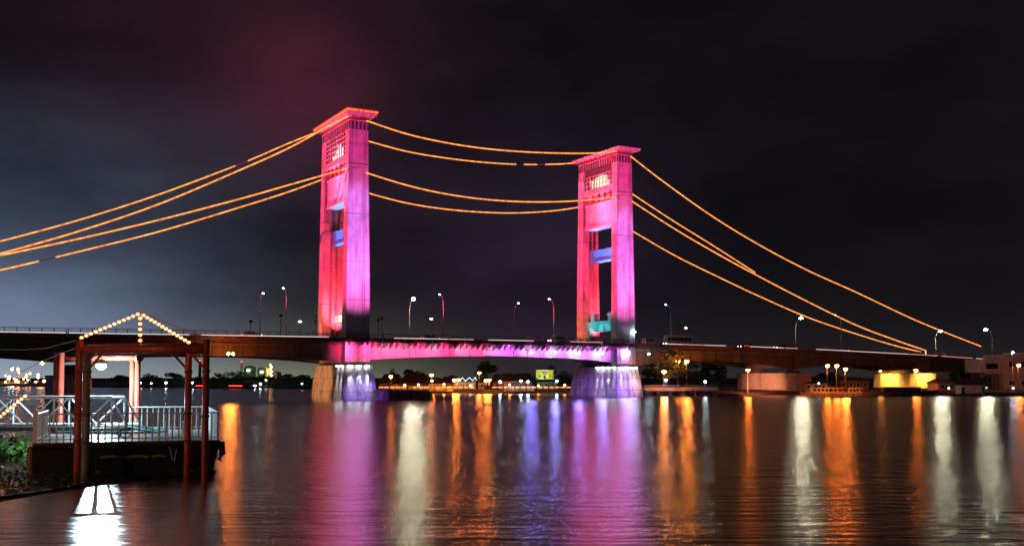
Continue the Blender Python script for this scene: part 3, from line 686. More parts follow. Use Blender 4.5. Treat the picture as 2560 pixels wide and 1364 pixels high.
for nm, pts, npst in (('front', ((-hw + .1, 0.15), (hw - .12, 0.15)), 27), ('side', ((hw - .12, 0.15), (hw - .12, 11.8)), 22), ('back', ((-0.2, 11.8), (hw - .12, 11.8)), 14), ('leftside', ((-hw + .1, 0.15), (-hw + .1, 6.0)), 12)):
    (xa, ya), (xb, yb) = pts
    r = MB(); zr = zt + 1.42
    r.tube([(xa, ya, zr), (xb, yb, zr)], 0.04, 6); r.tube([(xa, ya, zt + 0.2), (xb, yb, zt + 0.2)], 0.03, 6)
    for i in range(npst + 1):
        s = i / npst; r.tube([(xa + (xb - xa) * s, ya + (yb - ya) * s, zt + 0.06), (xa + (xb - xa) * s, ya + (yb - ya) * s, zr)], 0.04 if i % 9 else 0.055, 5)
    part('railing', r, M['white'], pon)
part('gate_post', MB().box(-hw + 0.0, -hw + 0.2, 0.05, 0.25, zt + 0.06, zt + 1.62), M['white'], pon)
part('bollard', MB().tube([(2.6, 0.6, zt + .06), (2.6, 0.6, zt + .9)], 0.11, 8).tube([(2.6, 0.6, zt + 1.0), (2.6, 0.6, zt + .9)], 0.17, 8), M['lampmetal'], pon)
for i, (xx, yy, ln_) in enumerate(((-1.9, 7.6, 2.9), (-1.4, 4.8, 2.3))):
    b = thing('bench', ('white slatted bench on the pontoon, farther of two' if i == 0 else 'white slatted bench on the pontoon, nearer of two'), 'bench', P(xx, yy, zt + 0.06), PR, 'benches on the pontoon')
    part('seat', MB().box(-ln_ / 2, ln_ / 2, -0.22, -0.08, .42, .47).box(-ln_ / 2, ln_ / 2, -0.05, 0.09, .42, .47).box(-ln_ / 2, ln_ / 2, 0.12, 0.26, .42, .47), M['white'], b)
    for s in (-1, 1): part('leg', MB().box(s * (ln_ / 2 - .3) - .05, s * (ln_ / 2 - .3) + .05, -.2, .24, 0, .418), M['tealdeck'], b)
rp = MB(); rx = hw * 0.41
rp.tube([P(rx, 0.02, zt + 1.45), P(rx + 0.03, -0.05, zt + .1), P(rx + .25, -.22, 0.75), P(rx + .36, -.22, 0.62), P(rx + .45, -.15, 1.2)], 0.018, 5)
solo('mooring_rope', rp, M['white'], 'pale thin mooring rope hanging over the pontoon railing', 'rope')

# portal of pipes that guides the pontoon
fr0 = at(217, 1000, 48.8)
mf = thing('pipe_portal', 'red steel pipe portal standing over the pontoon, gable of bulbs on top', 'pipe portal', (0, 0, 0))
def pile(px, Y, ztop, r=0.17, mat='redpipe'):
    x = gx(px, Y); part('pile', MB().tube([(x, Y, -1.5), (x, Y, 0.8), (x, Y, ztop)], r, 12), M[mat], mf, True); return x
zf = gz(400, 871, 48.0)
p2 = pile(217, 49.0, zf - 0.1, 0.18, 'greypipe'); p4 = pile(515, 46.8, gz(515, 848, 46.8), 0.15)
p1 = pile(197, 50.3, gz(197, 853, 50.3), 0.17); p3 = pile(471, 50.3, zf + 0.02, 0.16)
pile(331, 64.0, 6.05, 0.16); pile(344, 63.6, 6.1, 0.17); pile(140, 65.0, 6.3, 0.17); pile(153, 64.6, 6.3, 0.17)
part('beam', MB().tube([(p2, 49.0, zf), (p4 - 0.14, 46.8, zf - .02)], 0.22, 12), M['redpipe'], mf, True)
part('beam', MB().tube([(p1 + .15, 50.3, zf + 0.05), (p3 + .2, 50.3, zf + 0.05)], 0.2, 12), M['redpipe'], mf, True)
xb0, xb1 = gx(140, 65), gx(344, 63.6)
part('beam', MB().tube([(xb0, 65, 5.95), (xb1, 63.6, 5.95)], 0.17, 10), M['redpipe'], mf, True)
part('beam', MB().tube([(xb1, 63.4, 5.75), (gx(344, 50), 50.3, 5.9)], 0.13, 10), M['redpipe'], mf, True)
for (xa_, ya_), (xc_, yc_) in (((p2, 49.0), (p2 + .95, 48.75)), ((p4, 46.8), (p4 - .95, 47.05)), ((p1, 50.3), (p1 + .9, 50.3)), ((p3, 50.3), (p3 - .9, 50.3))):
    part('brace', MB().tube([(xa_, ya_, zf - 1.0), (xc_, yc_, zf - .05)], .06, 8), M['redpipe'], mf)
for x_, y_, r_0 in ((p2, 49.0, .18), (p4, 46.8, .15), (p1, 50.3, .17), (p3, 50.3, .16)):
    for z_ in (zf - 1.05, 3.0, 1.7): part('clamp_ring', MB().tube([(x_, y_, z_ - .06), (x_, y_, z_ + .06)], r_0 + .035, 12), M['rail'], mf)
part('cable_run', MB().tube([(p2 + .2, 48.9, .4 + zt), (p2 + .21, 48.9, 3.5), (p2 + .2, 48.88, zf - .3), (p2 + .7, 48.7, zf - .22)], .018, 5), M['black'], mf)
part('cap_plate', MB().box(p4 - .22, p4 + .3, 46.6, 47.0, gz(515, 848, 46.8) + .003, gz(515, 848, 46.8) + .06), M['lampmetal'], mf)
# gable with bulbs
DG = 50.1
ga, gb, gc, gd = at(200, 846, DG), at(352, 783, DG), at(474, 856, DG), at(352, 866, DG)
gf = MB(); gf.tube([ga, gb], .035, 6); gf.tube([gb, gc], .035, 6); gf.tube([gb, gd], .035, 6); gf.tube([ga, (ga.x, DG, zf + .2)], .035, 6); gf.tube([gc, (gc.x, DG, zf + .2)], .035, 6)
gf.tube([gb + Vector((0, .5, 0)), at(500, 838, DG + .5)], .015, 5)
gable = part('gable_frame', gf, M['redpipe'], mf)
bulb0 = None
for a, b, n in ((ga, gb, 13), (gb, gc, 13), (gb, gd, 6)):
    for i in range(n):
        s = (i + (0.5 if a is ga else 0.9)) / n
        p = a + (b - a) * min(s, 1.0) + Vector((0, -0.09, 0.0))
        if bulb0 is None:
            bulb0 = part('bulb', MB().ball((0, 0, 0), 0.075, 8, 5, (1.25, 1, .9)), E['bulb'], gable); bulb0.location = p
        else: copy_part(bulb0, gable, p)
# flood lamp and a small black lamp
fl = at(253, 908, 61.8)
t_ = thing('floodlight', 'dazzling white floodlight hanging under the rear red beam of the pontoon portal', 'floodlight', fl)
part('bracket', MB().tube([(0, 0, .12), (0, 0, .5), (0.0, 2.35, .42)], 0.03, 6), M['black'], t_)
part('reflector', MB().tube([(0, 0, -.02), (0, 0, .16), (0, 0, .26)], [.36, .26, .08], 14), M['white'], t_)
part('lamp_lens', MB().ball((0, 0, -.14), .3, 12, 8, (1, 1, .8)), E['flood'], t_)
fp = bpy.data.lights.new('flood_point', 'POINT'); fp.energy = 4500; fp.color = (0.62, 0.90, 1.0); fp.shadow_soft_size = 0.035
fo = bpy.data.objects.new('flood_point', fp); COL.objects.link(fo); fo.parent = t_; fo.location = (0, -.05, -.46)
b_ = at(352, 893, 49.0)
t_ = thing('spotlight', 'small black unlit lamp hanging under the red beam', 'spotlight', b_)
part('hanger', MB().tube([(-.12, 0, .62), (-.05, 0, .35), (0, 0, .15)], 0.022, 6), M['black'], t_)
part('lamp_housing', MB().tube([(0, -.16, -.05), (0, .16, .02)], [.17, .11], 10), M['black'], t_)
for pts, lab in (([(-40, 872), (60, 874), (120, 869), (190, 850)], 'thin pale wire sagging to the top of the gable at left'), ([(40, 935), (100, 905), (160, 880), (196, 868)], 'thin pale wire running down from the left pile')):
    solo('overhead_wire', MB().tube([at(px, py, 51 + (190 - px) * .03) for px, py in pts], .018, 5), M['white'], lab, 'wire', 'wires at the pontoon portal')

# gangway
gwx1 = gx(322, 58.8)
gw = thing('gangway', 'white lattice gangway with teal deck leading to the pontoon', 'gangway', (gwx1, 58.8, 0))
zb_, zc_ = 2.05, 3.62
for yy in (0.0, 2.0):
    tr = MB(); xs = [-0.95 - 1.62 * i for i in range(13)]
    tr.bar((xs[0], yy, zc_), (xs[-1], yy, zc_), .10); tr.bar((0, yy, zb_), (xs[-1], yy, zb_), .10); tr.bar((0, yy, zb_), (xs[0], yy, zc_), .09)
    for i, x in enumerate(xs):
        if i % 2 == 0: tr.bar((x, yy, zb_), (x, yy, zc_), .08)
        if i + 1 < len(xs): tr.bar((x, yy, zb_ if i % 2 else zc_), (xs[i + 1], yy, zc_ if i % 2 else zb_), .075)
    part('truss', tr, M['white'], gw)
part('walk_deck', MB().box(-21, 0.1, -.1, 2.1, zb_ - .32, zb_ - .08), M['tealdeck'], gw)
part('landing_flap', MB().hexa([(0.1, -.1, zb_ - .2), (1.6, -.1, zt + .08), (1.6, 2.1, zt + .08), (.1, 2.1, zb_ - .2)], [(0.1, -.1, zb_ - .1), (1.6, -.1, zt + .14), (1.6, 2.1, zt + .14), (.1, 2.1, zb_ - .1)]), M['tealdeck'], gw)
sl = thing('string_light', 'sloping string of warm bulbs on a rail at the left edge', 'string light', at(0, 1042, 57.5))
a, b = Vector((0, 0, 0)), at(66, 988, 57.5) - at(0, 1042, 57.5)
part('rail', MB().tube([a - (b - a) * .6, b], .03, 6), M['redpipe'], sl)
for i in range(8): 
    if i == 0: b0 = part('bulb', MB().ball((0, 0, 0), .08, 8, 5, (1.2, 1, 1)), E['bulb'], sl)
    (b0 if i == 0 else copy_part(b0, sl, (0, 0, 0))).location = a + (b - a) * (i + .3) / 7.5 + Vector((0, -.08, 0))
ql = bpy.data.lights.new('offscreen_lamp', 'POINT'); ql.energy = 2000; ql.color = (1.0, 0.42, 0.2); ql.shadow_soft_size = 0.25  # unseen warm lamp at left, added to light the red piles
qo = bpy.data.objects.new('offscreen_lamp', ql); COL.objects.link(qo); qo.location = (-27, 33, 7.5)
bp = MB(); bp.tube([(gx(82, 50.5), 50.5, -1), (gx(80, 50.5), 50.5, 1.4)], .14, 9)
solo('wooden_pile', bp, M['wood'], 'short weathered pile at the left end of the pontoon', 'pile')

# water hyacinth: floating leaves, nobody could count them
def leaves(n, area, zr, size, mb=None):
    mb = mb or MB()
    for _ in range(n):
        x, y = area(); z = zr[0] + (zr[1] - zr[0]) * random.random() ** 1.5; s = size * random.uniform(.6, 1.3)
        d = Matrix.Rotation(random.uniform(0, 2 * pi), 3, 'Z') @ Matrix.Rotation(random.uniform(.2, 1.3), 3, 'X')
        q = [d @ Vector(c) * s + Vector((x, y, z)) for c in ((-.5, 0, 0), (0, -.45, .06), (.5, 0, 0), (.25, .5, -.05), (-.25, .5, -.05))]
        mb.add(q, [(0, 1, 2, 3, 4)])
    return mb
def areaA():
    while True:
        px, py = random.uniform(-60, 78), random.uniform(1110, 1150)
        d = CAMZ * F / (py - HOR); return gx(px, d), d
o = part('water_hyacinth_ground_cover', leaves(700, areaA, (.05, .75), .3), M['hyacinth']); o['kind'] = 'stuff'; o['label'] = 'bright green floating water hyacinth left of the pontoon'
def areaB():
    while True:
        px, py = random.uniform(-80, 310), random.uniform(1175, 1245)
        if py < 1180 + 62 * (310 - px) / 320 and py > 1172 + 8 * (310 - px) / 300 - 4:
            d = CAMZ * F / (py - HOR); return gx(px, d), d
o = part('water_hyacinth_ground_cover', leaves(800, areaB, (.02, .28), .17), M['leaf']); o['kind'] = 'stuff'; o['label'] = 'dark floating water weed in front of the pontoon'
def areaC():
    c = random.choice(((445, 1180), (495, 1181), (435, 1182)))
    d = CAMZ * F / (c[1] - HOR + random.uniform(-3, 3)); return gx(c[0] + random.uniform(-14, 14), d), d
o = part('water_hyacinth_ground_cover', leaves(40, areaC, (.02, .28), .2), M['hyacinth']); o['kind'] = 'stuff'; o['label'] = 'small green weed tufts by the red pile'
pts = []
for px, py in ((-60, 1254), (60, 1237), (180, 1218), (300, 1202), (420, 1188), (540, 1178)):
    d = CAMZ * F / (py - HOR); pts.append((gx(px, d), d, 0.03))
solo('floating_boom', MB().tube(pts, .10, 8), M['rubber'], 'dark floating boom holding the weed before the pontoon', 'boom')

# ================================================================== TREES
def crown(blobs, n, ls):
    mb = MB()
    for _ in range(n):
        c, r = random.choice(blobs)
        while True:
            p = Vector((random.uniform(-1, 1), random.uniform(-1, 1), random.uniform(-1, 1)))
            if .25 < p.length < 1: break
        p = Vector(c) + Vector((p.x * r[0], p.y * r[1], p.z * r[2]))
        d = Matrix.Rotation(random.uniform(0, 2 * pi), 3, 'Z') @ Matrix.Rotation(random.uniform(0, pi), 3, 'X'); s = ls * random.uniform(.5, 1.3)
        mb.add([p + d @ Vector(q) * s for q in ((-.5, 0, 0), (0, -.32, .08), (.5, 0, 0), (0, .32, .08))], [(0, 1, 2, 3)])
    return mb
def tree(px, ytop, Y, wpx, label, group, gnd=1.2, n=420, palm=False):
    x = gx(px, Y); H = gz(px, ytop, Y) - gnd; W = wpx / F * Y / 2
    t_ = thing('palm_tree' if palm else 'broadleaf_tree', label, 'tree', (x, Y, gnd), random.uniform(0, 6), group)
    if palm:
        part('trunk', MB().tube([(0, 0, -.3), (.2, 0, H * .5), (.5, 0, H * .85)], [.25, .18, .14], 7), M['bark'], t_)
        c = MB()
        for i in range(14):
            a = i * 2.4; r = W * random.uniform(.8, 1.2); d = Vector((cos(a), sin(a), 0)); s = d.cross(Vector((0, 0, 1))); b0_ = Vector((.5, 0, H * .85)); up = random.uniform(.1, .9)
            for j in range(6):
                p = b0_ + d * r * j / 5 + Vector((0, 0, up * r * .9 * (j / 5) - r * .9 * (j / 5) ** 2)); q = b0_ + d * r * (j + 1) / 5 + Vector((0, 0, up * r * .9 * ((j + 1) / 5) - r * .9 * ((j + 1) / 5) ** 2))
                c.add([p, q, q + s * .5 + Vector((0, 0, -.45)), p + s * .5 + Vector((0, 0, -.45))], [(0, 1, 2, 3)]); c.add([p, q, q - s * .5 + Vector((0, 0, -.45)), p - s * .5 + Vector((0, 0, -.45))], [(0, 1, 2, 3)])
        part('crown', c, M['leaf'], t_); return
    tr = MB().tube([(0, 0, -.3), (.1, 0, H * .3), (0, .1, H * .6)], [H * .03, H * .024, H * .012], 7)
    blobs = []
    for i in range(7):
        a = i * 2.4 + random.random(); rr = W * random.uniform(.3, .75); z = H * random.uniform(.38, .86)
        c_ = (cos(a) * rr, sin(a) * rr, z); blobs.append((c_, (W * random.uniform(.3, .5), W * random.uniform(.3, .5), H * random.uniform(.12, .2)))); tr.tube([(0, 0, H * .3), (c_[0] * .6, c_[1] * .6, z * .9)], [H * .012, H * .004], 5)
    blobs.append(((0, 0, H * .85), (W * .45, W * .45, H * .17)))
    part('trunk', tr, M['bark'], t_); part('crown', crown(blobs, n, max(.6, W * .22)), M['leaf'], t_)
LB = 500
for i, (px, yt, wp, lab) in enumerate(((300, 937, 60, 'dark tree on the far bank just left of the middle red piles'), (372, 934, 60, 'dark tree on the far bank right of the middle red piles'), (425, 931, 70, 'broad dark tree seen under the red beam'), (455, 940, 50, 'low dark tree left of the right hand red piles'), (545, 931, 46, 'dark tree just right of the rightmost red pile'), (566, 929, 40, 'rounded dark tree under the pair of orange bridge lamps'), (596, 927, 44, 'dark tree beside the lattice mast on the far bank'), (655, 938, 60, 'low dark tree below the storage tanks'), (692, 927, 34, 'spiky dark tree right of the storage tanks'), (722, 935, 70, 'wide dark tree left of the left tower pier'), (762, 936, 60, 'dark tree partly behind the left tower pier'), (625, 940, 50, 'low dark tree below the left storage tank'), (505, 940, 60, 'low dark tree behind the rightmost red pile'))):
    tree(px, yt, LB + random.uniform(2, 25), wp, lab, 'trees on the far left bank')
for i, (px, yt, Y, wp, lab, pm) in enumerate(((1672, 868, 283.5, 86, 'tree before the side span girder, lit by the two level orange lamps', 0), (1215, 903, 372, 74, 'big round dark tree behind the orange lamps on the boardwalk', 0), (1028, 917, 378, 30, 'thin palm rising over the dark houses', 1), (982, 920, 375, 22, 'small dark tree over the roofs right of the left pier', 0), (1050, 925, 380, 60, 'wide dark tree over the roofs at left of the boardwalk', 0), (1365, 920, 368, 60, 'dark tree behind the yellow green house', 0), (1378, 911, 372, 22, 'pointed dark tree above the yellow green house', 0), (1410, 925, 366, 50, 'dark tree beside the right tower pier', 0), (1130, 938, 380, 60, 'low dark tree behind the zigzag lit shop', 0),
                          (1700, 893, 322, 120, 'broad tree catching orange light behind the lamps right of the right tower', 0), (1640, 893, 318, 90, 'tree catching orange light close to the right pier', 0), (1775, 905, 325, 110, 'dark tree between the orange lamps and the plain caisson', 0), (2060, 930, 345, 80, 'dark tree behind the moored boats under the bridge', 0), (2400, 925, 372, 90, 'dark tree behind the hut under the bridge', 0))):
    tree(px, yt, Y, wp, lab, 'trees on the opposite bank', 1.3, 650 if wp > 70 else 420, pm)

# ================================================================== FAR BANK BUILDINGS
def house(px0, px1, ywall, yroof, Y, wall, label, cat='house', depth=8, gnd=1.1, roofmat='roof', nwin=2, hip=0.3, group='houses on the opposite bank', lit=None, rz=0.0):
    xa, xb = gx(px0, Y), gx(px1, Y); zw, zr = gz(px0, ywall, Y), gz(px0, yroof, Y); hw_ = (xb - xa) / 2
    t_ = thing('house', label, cat, ((xa + xb) / 2, Y, gnd), rz, group)
    Hh = zw - gnd; Rr = zr - gnd
    part('wall', MB().box(-hw_, hw_, 0, depth, -.4, Hh), M[wall], t_)
    e = .6; h_ = hw_ * hip
    part('roof', MB().add([(-hw_ - e, -e, Hh + .003), (hw_ + e, -e, Hh + .003), (hw_ + e, depth + e, Hh + .003), (-hw_ - e, depth + e, Hh + .003), (-hw_ + h_, depth / 2, Rr), (hw_ - h_, depth / 2, Rr)], [(0, 1, 2, 3), (0, 1, 5, 4), (1, 2, 5), (2, 3, 4, 5), (3, 0, 4)]), M[roofmat], t_)
    for i in range(nwin):
        x = -hw_ + 2 * hw_ * (i + .5) / nwin; ww = min(.7, hw_ / nwin * .45)
        f_ = part('window', MB().box(x - ww, x + ww, -.05, -.003, Hh * .38, Hh * .8), M['white'], t_)
        part('pane', MB().box(x - ww + .1, x + ww - .1, -.08, -.053, Hh * .38 + .1, Hh * .8 - .1), lit if (lit and i % 2 == 0) else M['darkwin'], f_)
    dxx = 0.0 if nwin % 2 == 0 else hw_ / nwin * .9
    part('door', MB().box(dxx - .45, dxx + .45, -.04, -.004, 0, min(2.1, Hh * .75)), M['wood'], t_)
    return t_
CB = 334
house(948, 1000, 958, 934, CB + 8, 'wood', 'dark wooden house with wide roof right of the left pier', depth=12)
house(998, 1068, 957, 931, CB + 10, 'wood', 'largest dark roofed house left of the boardwalk lamps', depth=14, hip=.4)
house(1070, 1102, 958, 943, CB + 5, 'plaster', 'small lamp lit house below the double orange lamp', nwin=2)
house(1104, 1136, 955, 940, CB + 7, 'wood', 'dark house left of the zigzag lit shop', nwin=2)
sh_ = house(1138, 1188, 953, 947, CB + 2, 'tealwall', 'pale shop with a zigzag white light along its roof', 'shop', depth=6, nwin=5, hip=.1, lit=E['hall'])
za = at(1150, 949, CB + 1.2); zz = []
for i, (px, py) in enumerate(((1150, 952), (1156, 943), (1163, 952), (1174, 943), (1182, 951), (1188, 942), (1191, 950))): zz.append(at(px, py, CB + 1.2) - Vector(sh_.location))
part('zigzag_light', MB().tube(zz, .13, 6), E['zig'], sh_)
house(1196, 1214, 956, 945, CB + 6, 'plaster', 'narrow house between the two strong orange boardwalk lamps', nwin=1)
house(1232, 1254, 955, 934, CB + 8, 'wood', 'dark house right of the strong orange lamps', nwin=1, depth=10)
house(1254, 1284, 952, 932, CB + 6, 'orangewall', 'orange walled house under a long dark roof', nwin=3, depth=12, hip=.1)
house(1284, 1330, 952, 932, CB + 6, 'tealwall', 'teal walled house under a long dark roof', nwin=4, depth=12, hip=.1)
house(1344, 1388, 954, 948, CB + 2, 'tealwall', 'low teal house below the yellow green house', nwin=3, depth=5)
# the yellow house: flat front, lit by its own lamps
yY = CB + 12; xa, xb = gx(1340, yY), gx(1384, yY); z0, z1 = gz(1340, 946, yY), gz(1340, 926, yY); hw_ = (xb - xa) / 2; Hh = z1 - z0
yh = thing('house', 'bright yellow green house with two dark windows standing above the bank', 'house', ((xa + xb) / 2, yY, z0), 0, 'houses on the opposite bank')
part('wall', MB().box(-hw_, hw_, 0, 7, 0, Hh), M['yellowwall'], yh); part('parapet', MB().box(-hw_ - .15, hw_ + .15, -.15, 7.1, Hh + .003, Hh + .3), M['white'], yh)
part('center_panel', MB().box(-.9, .7, -.08, -.003, Hh * .55, Hh - .01), M['steel'], yh)
for x in (-1.75, 1.75):
    f_ = part('window', MB().box(x - .42, x + .42, -.1, -.003, Hh * .14, Hh * .46), M['black'], yh); part('pane', MB().box(x - .34, x + .34, -.12, -.103, Hh * .17, Hh * .43), M['darkwin'], f_)
dr = part('door', MB().box(-.55, .35, -.1, -.003, 0, Hh * .48), M['white'], yh); part('door_leaf', MB().box(-.42, .22, -.13, -.103, 0.02, Hh * .42), M['darkwin'], dr)
part('balcony', MB().box(-hw_ - .2, hw_ + 2.0, -1.6, -.16, -.3, -.02), M['teal'], yh)
part('stilt', MB().box(-hw_ + .2, -hw_ + .5, .5, .8, 1.0 - z0, -.002).box(hw_ - .5, hw_ - .2, .5, .8, 1.0 - z0, -.002), M['wood'], yh)
spot('house_floodlight', (-1.2, -4.5, .4), (-.6, 0, Hh * .6), 4.5, (.95, 1.0, .5), 700, .8, .3, yh); spot('house_floodlight', (2.2, -4.5, .4), (1.4, 0, Hh * .6), 3.5, (.95, 1.0, .5), 450, .8, .3, yh)

# boardwalk along the opposite bank
bw0, bw1, BY = gx(946, 322), gx(1428, 322), 321.5
bwk = thing('boardwalk', 'boardwalk on piles with glowing rail along the opposite bank', 'boardwalk', (bw0, BY, 0)); Lb = bw1 - bw0
part('deck', MB().box(0, Lb, 0, 3.2, 1.05, 1.25), M['wood'], bwk)
pl = MB(); rl = MB(); n = 34
for i in range(n + 1):
    x = Lb * i / n; rl.box(x - .07, x + .07, .05, .19, 1.253, 2.25)
    if i % 2 == 0: pl.tube([(x, .3, -1), (x, .3, 1.045)], .14, 6)
rl.box(0, Lb, .06, .18, 2.253, 2.33); rl.box(0, Lb, .08, .15, 1.7, 1.76)
part('pile', pl, M['wood'], bwk); rr = part('railing', rl, M['wood'], bwk)
ropem = glow('boardwalk_light', (1.0, .34, .10), 3.0)
for i in range(n):
    if i in (5, 9, 17, 18, 19): continue
    part('light_tube', MB().box(Lb * i / n + .25, Lb * (i + 1) / n - .25, -.06, .05, 1.82, 2.02), ropem, rr)

for pa, pb, nm, lab in ((950, 1134, 'plaster', 'low lamp lit wall behind the boardwalk at left'), (1258, 1336, 'pinkwall', 'low lamp lit wall behind the boardwalk before the teal house')):
    xa, xb = gx(pa, 327), gx(pb, 327)
    t_ = thing('low_wall', lab, 'wall', (xa, 327, 1.0), 0, 'low walls behind the boardwalk')
    part('wall_panel', MB().box(0, xb - xa, 0, .2, -.3, 1.35), M[nm], t_); t_['kind'] = 'thing'
    for i in range(9):
        x = (xb - xa - .3) * i / 8; part('pillar', MB().box(x, x + .3, -.12, -.003, -.3, 1.6), M['wood'], t_)
# lamps standing on the banks
def bank_lamp(px, py, Y, mat, label, group, r=.3, gnd=1.1, arm=True):
    if mat in (E['sodium'], E['sodiumhi']): r = max(r, .5)
    p = at(px, py, Y); h = p.z - gnd
    t_ = thing('bank_lamp', label, 'lamp', (p.x, Y, gnd), 0, group)
    part('pole', MB().tube([(0, .5 if arm else .12, -.5), (0, .5 if arm else .12, h + .1)], .07, 6), M['steel'], t_)
    if arm: part('arm', MB().tube([(0, .5, h + .1), (0, .2, h + .32), (0, 0, h + .3)], .05, 5), M['steel'], t_)
    part('lamp_shade', MB().ball((0, .02, h + .2), r * 1.1, 8, 5, (1, 1, .35)), M['steel'], t_)
    part('lamp_lens', MB().ball((0, 0, h - .04), r, 8, 6, (1, 1, .8)), mat, t_)
    return t_
G1 = 'lamps along the opposite bank'
for px, py, Y, m_, lab in ((977, 940, 326, 'sodium', 'orange lamp just right of the left tower pier'), (1079, 936, 326, 'sodium', 'orange lamp over the boardwalk, upper of a close pair'), (1080, 951, 324, 'sodiumlow', 'small orange lamp directly below another orange lamp'), (1136, 949, 323.4, 'sodiumhi', 'strong orange lamp before the zigzag lit shop, left of two'), (1145, 948, 323.8, 'sodium', 'strong orange lamp before the zigzag lit shop, right of two'), (1198, 931, 326, 'sodium', 'tall orange lamp before the big round tree'), (1215, 950, 323.4, 'sodiumhi', 'strong orange lamp right of the zigzag shop, left of two'), (1223, 949, 323.8, 'sodium', 'strong orange lamp right of the zigzag shop, right of two'),
                           (1250, 953, 324, 'cool', 'white lamp before the orange walled house'), (1302, 951, 324, 'cool', 'white lamp before the teal walled house, left of two'), (1320, 953, 324, 'cool', 'white lamp before the teal walled house, right of two'), (1392, 952, 324, 'cool', 'white lamp below the yellow green house')):
    bank_lamp(px, py, Y, E[m_], lab, G1)
for px, py, lab in ((1012, 962, 'small amber light low before the largest dark roofed house'), (1046, 961, 'small amber light on the boardwalk left of the double lamp'), (1110, 960, 'small amber light left of the zigzag lit shop'), (1176, 963, 'small amber light under the zigzag light'), (1274, 961, 'small amber light before the orange walled house'), (1346, 963, 'small amber light left of the lamp below the yellow green house'), (1412, 962, 'small amber light closest to the right tower pier')):
    bank_lamp(px, py, 323.6, E['sodiumlow'], lab, G1, .26)
G2 = 'lamps on the far left bank'
for px, py, m_, lab in ((415, 956, 'cool', 'white lamp on the far bank seen under the red beam'), (481, 955, 'cool', 'white lamp on the far bank beside the right red piles'), (352, 956, 'coollow', 'small white lamp on the far bank right of the middle piles'), (378, 957, 'coollow', 'faint bluish lamp on the far bank below the broad tree'), (637, 963, 'cool', 'lowest of the white lamps between red piles and left pier'), (651, 958, 'cool', 'middle one of the white lamps between red piles and left pier'), (665, 949, 'coollow', 'highest of the white lamps between red piles and left pier'), (755, 958, 'coollow', 'small white lamp just left of the left pier')):
    bank_lamp(px, py, 497, E[m_], lab, G2, .42, .9, False)
G3 = 'lamps on the right bank'
for px, py, Y, m_, lab, r in ((1660, 928, 276.6, 'sodiumhi', 'big orange lamp low beside the right tower pier', .34), (1695, 902, 284, 'sodium', 'orange lamp before the broad tree, left of two level lamps', .3), (1717, 902, 284.5, 'sodiumhi', 'orange lamp before the broad tree, right of two level lamps', .3), (1870, 924, 285, 'sodium', 'orange lamp above the plain caisson', .26), (1665, 949, 276.4, 'cool', 'white lamp under the big low orange lamp', .25), (1763, 953, 284, 'cool', 'white lamp left of the plain caisson', .28), (2069, 913, 275.5, 'sodium', 'leftmost of three orange lamps over the moored boats', .28), (2092, 913, 275.5, 'sodium', 'middle of three orange lamps over the moored boats', .28), (2114, 921, 275.5, 'sodiumhi', 'rightmost and strongest of three orange lamps over the boats', .34), (2290, 925, 300, 'sodium', 'orange lamp above the yellow lit wall', .3), (2201, 927, 300, 'sodiumlow', 'small amber lamp above the left of the yellow lit wall', .26), (2547, 912, 299, 'sodium', 'orange lamp before the stair building at the right edge', .36), (2532, 880, 300, 'cool', 'white lamp on the stair building roof at the right edge', .3), (2047, 957, 286, 'coollow', 'small white lamp among the moored boats', .22), (2372, 969, 286, 'coollow', 'small white lamp left of the hut', .25), (2466, 968, 288, 'green', 'small green lamp right of the hut', .28), (2533, 969, 288, 'coollow', 'small pale lamp low at the right edge', .26)):
    bank_lamp(px, py, Y, E[m_], lab, G3, r, 1.0)
# lamps under the left side span
for px, lab in ((571, 'orange lamp under the left side span, left of the pair'), (583, 'orange lamp under the left side span, right of the pair')):
    q = bray(px, 884, -5.0)
    t_ = thing('bridge_lamp', lab, 'lamp', B(q.x, -5.0, q.z), BR, 'orange lamps under the left side span')
    part('bracket', MB().tube([(0, .1, .1), (0, 2.2, 1.8), (0, 3.6, 3.6)], .05, 6), M['steel'], t_); part('lamp_lens', MB().ball((0, 0, 0), .26, 8, 6), E['sodiumhi'], t_)
q = bray(1587, 829, -1.0)
t_ = thing('bridge_lamp', 'white lamp on the foot of the right tower', 'lamp', B(*q), BR); part('bracket', MB().tube([(0, 0, -.1), (-.3, .3, -.4), (-.3, .6, -2)], .05, 6), M['steel'], t_); part('lamp_lens', MB().ball((0, 0, 0), .22, 8, 6), E['cool'], t_)
q = bray(1622, 884, -1.9)
t_ = thing('bridge_lamp', 'white lamp under the deck just right of the lift span', 'lamp', B(*q), BR); part('bracket', MB().tube([(0, 0, .1), (0, .3, 1.0), (0, .5, 2.6)], .05, 6), M['steel'], t_); part('lamp_lens', MB().ball((0, 0, 0), .22, 8, 6), E['cool'], t_)

# far left shore: refinery lights, masts, tanks
G4 = 'small lights on the far left shore'
names4 = ['amber light on the far shore left of the pontoon portal', 'whitish light on the far shore left of the pontoon portal']
random.seed(21)
for i in range(26):
    px, py = random.uniform(2, 132), random.choice((random.uniform(938, 958), random.uniform(918, 955))); Y = 690
    am = random.random() < .75
    p = at(px, py, Y); t_ = thing('shore_light', names4[0 if am else 1], 'light', (p.x, Y, 1.5), 0, G4)
    part('pole', MB().tube([(0, .8, -1), (0, .8, p.z - 1.5)], .12, 5), M['steel'], t_); part('lamp_lens', MB().ball((0, 0, p.z - 1.5), random.uniform(.4, .8), 7, 5), E['sodiumlow'] if am else E['coollow'], t_)
bank_lamp(30, 922, 640, E['cool'], 'brightest pale lamp on the far shore at the left edge', G4, .9, 1.2, False)
bank_lamp(105, 907, 660, E['sodiumlow'], 'amber lamp highest on the far shore left of the portal', G4, 1.1, 1.2, False)
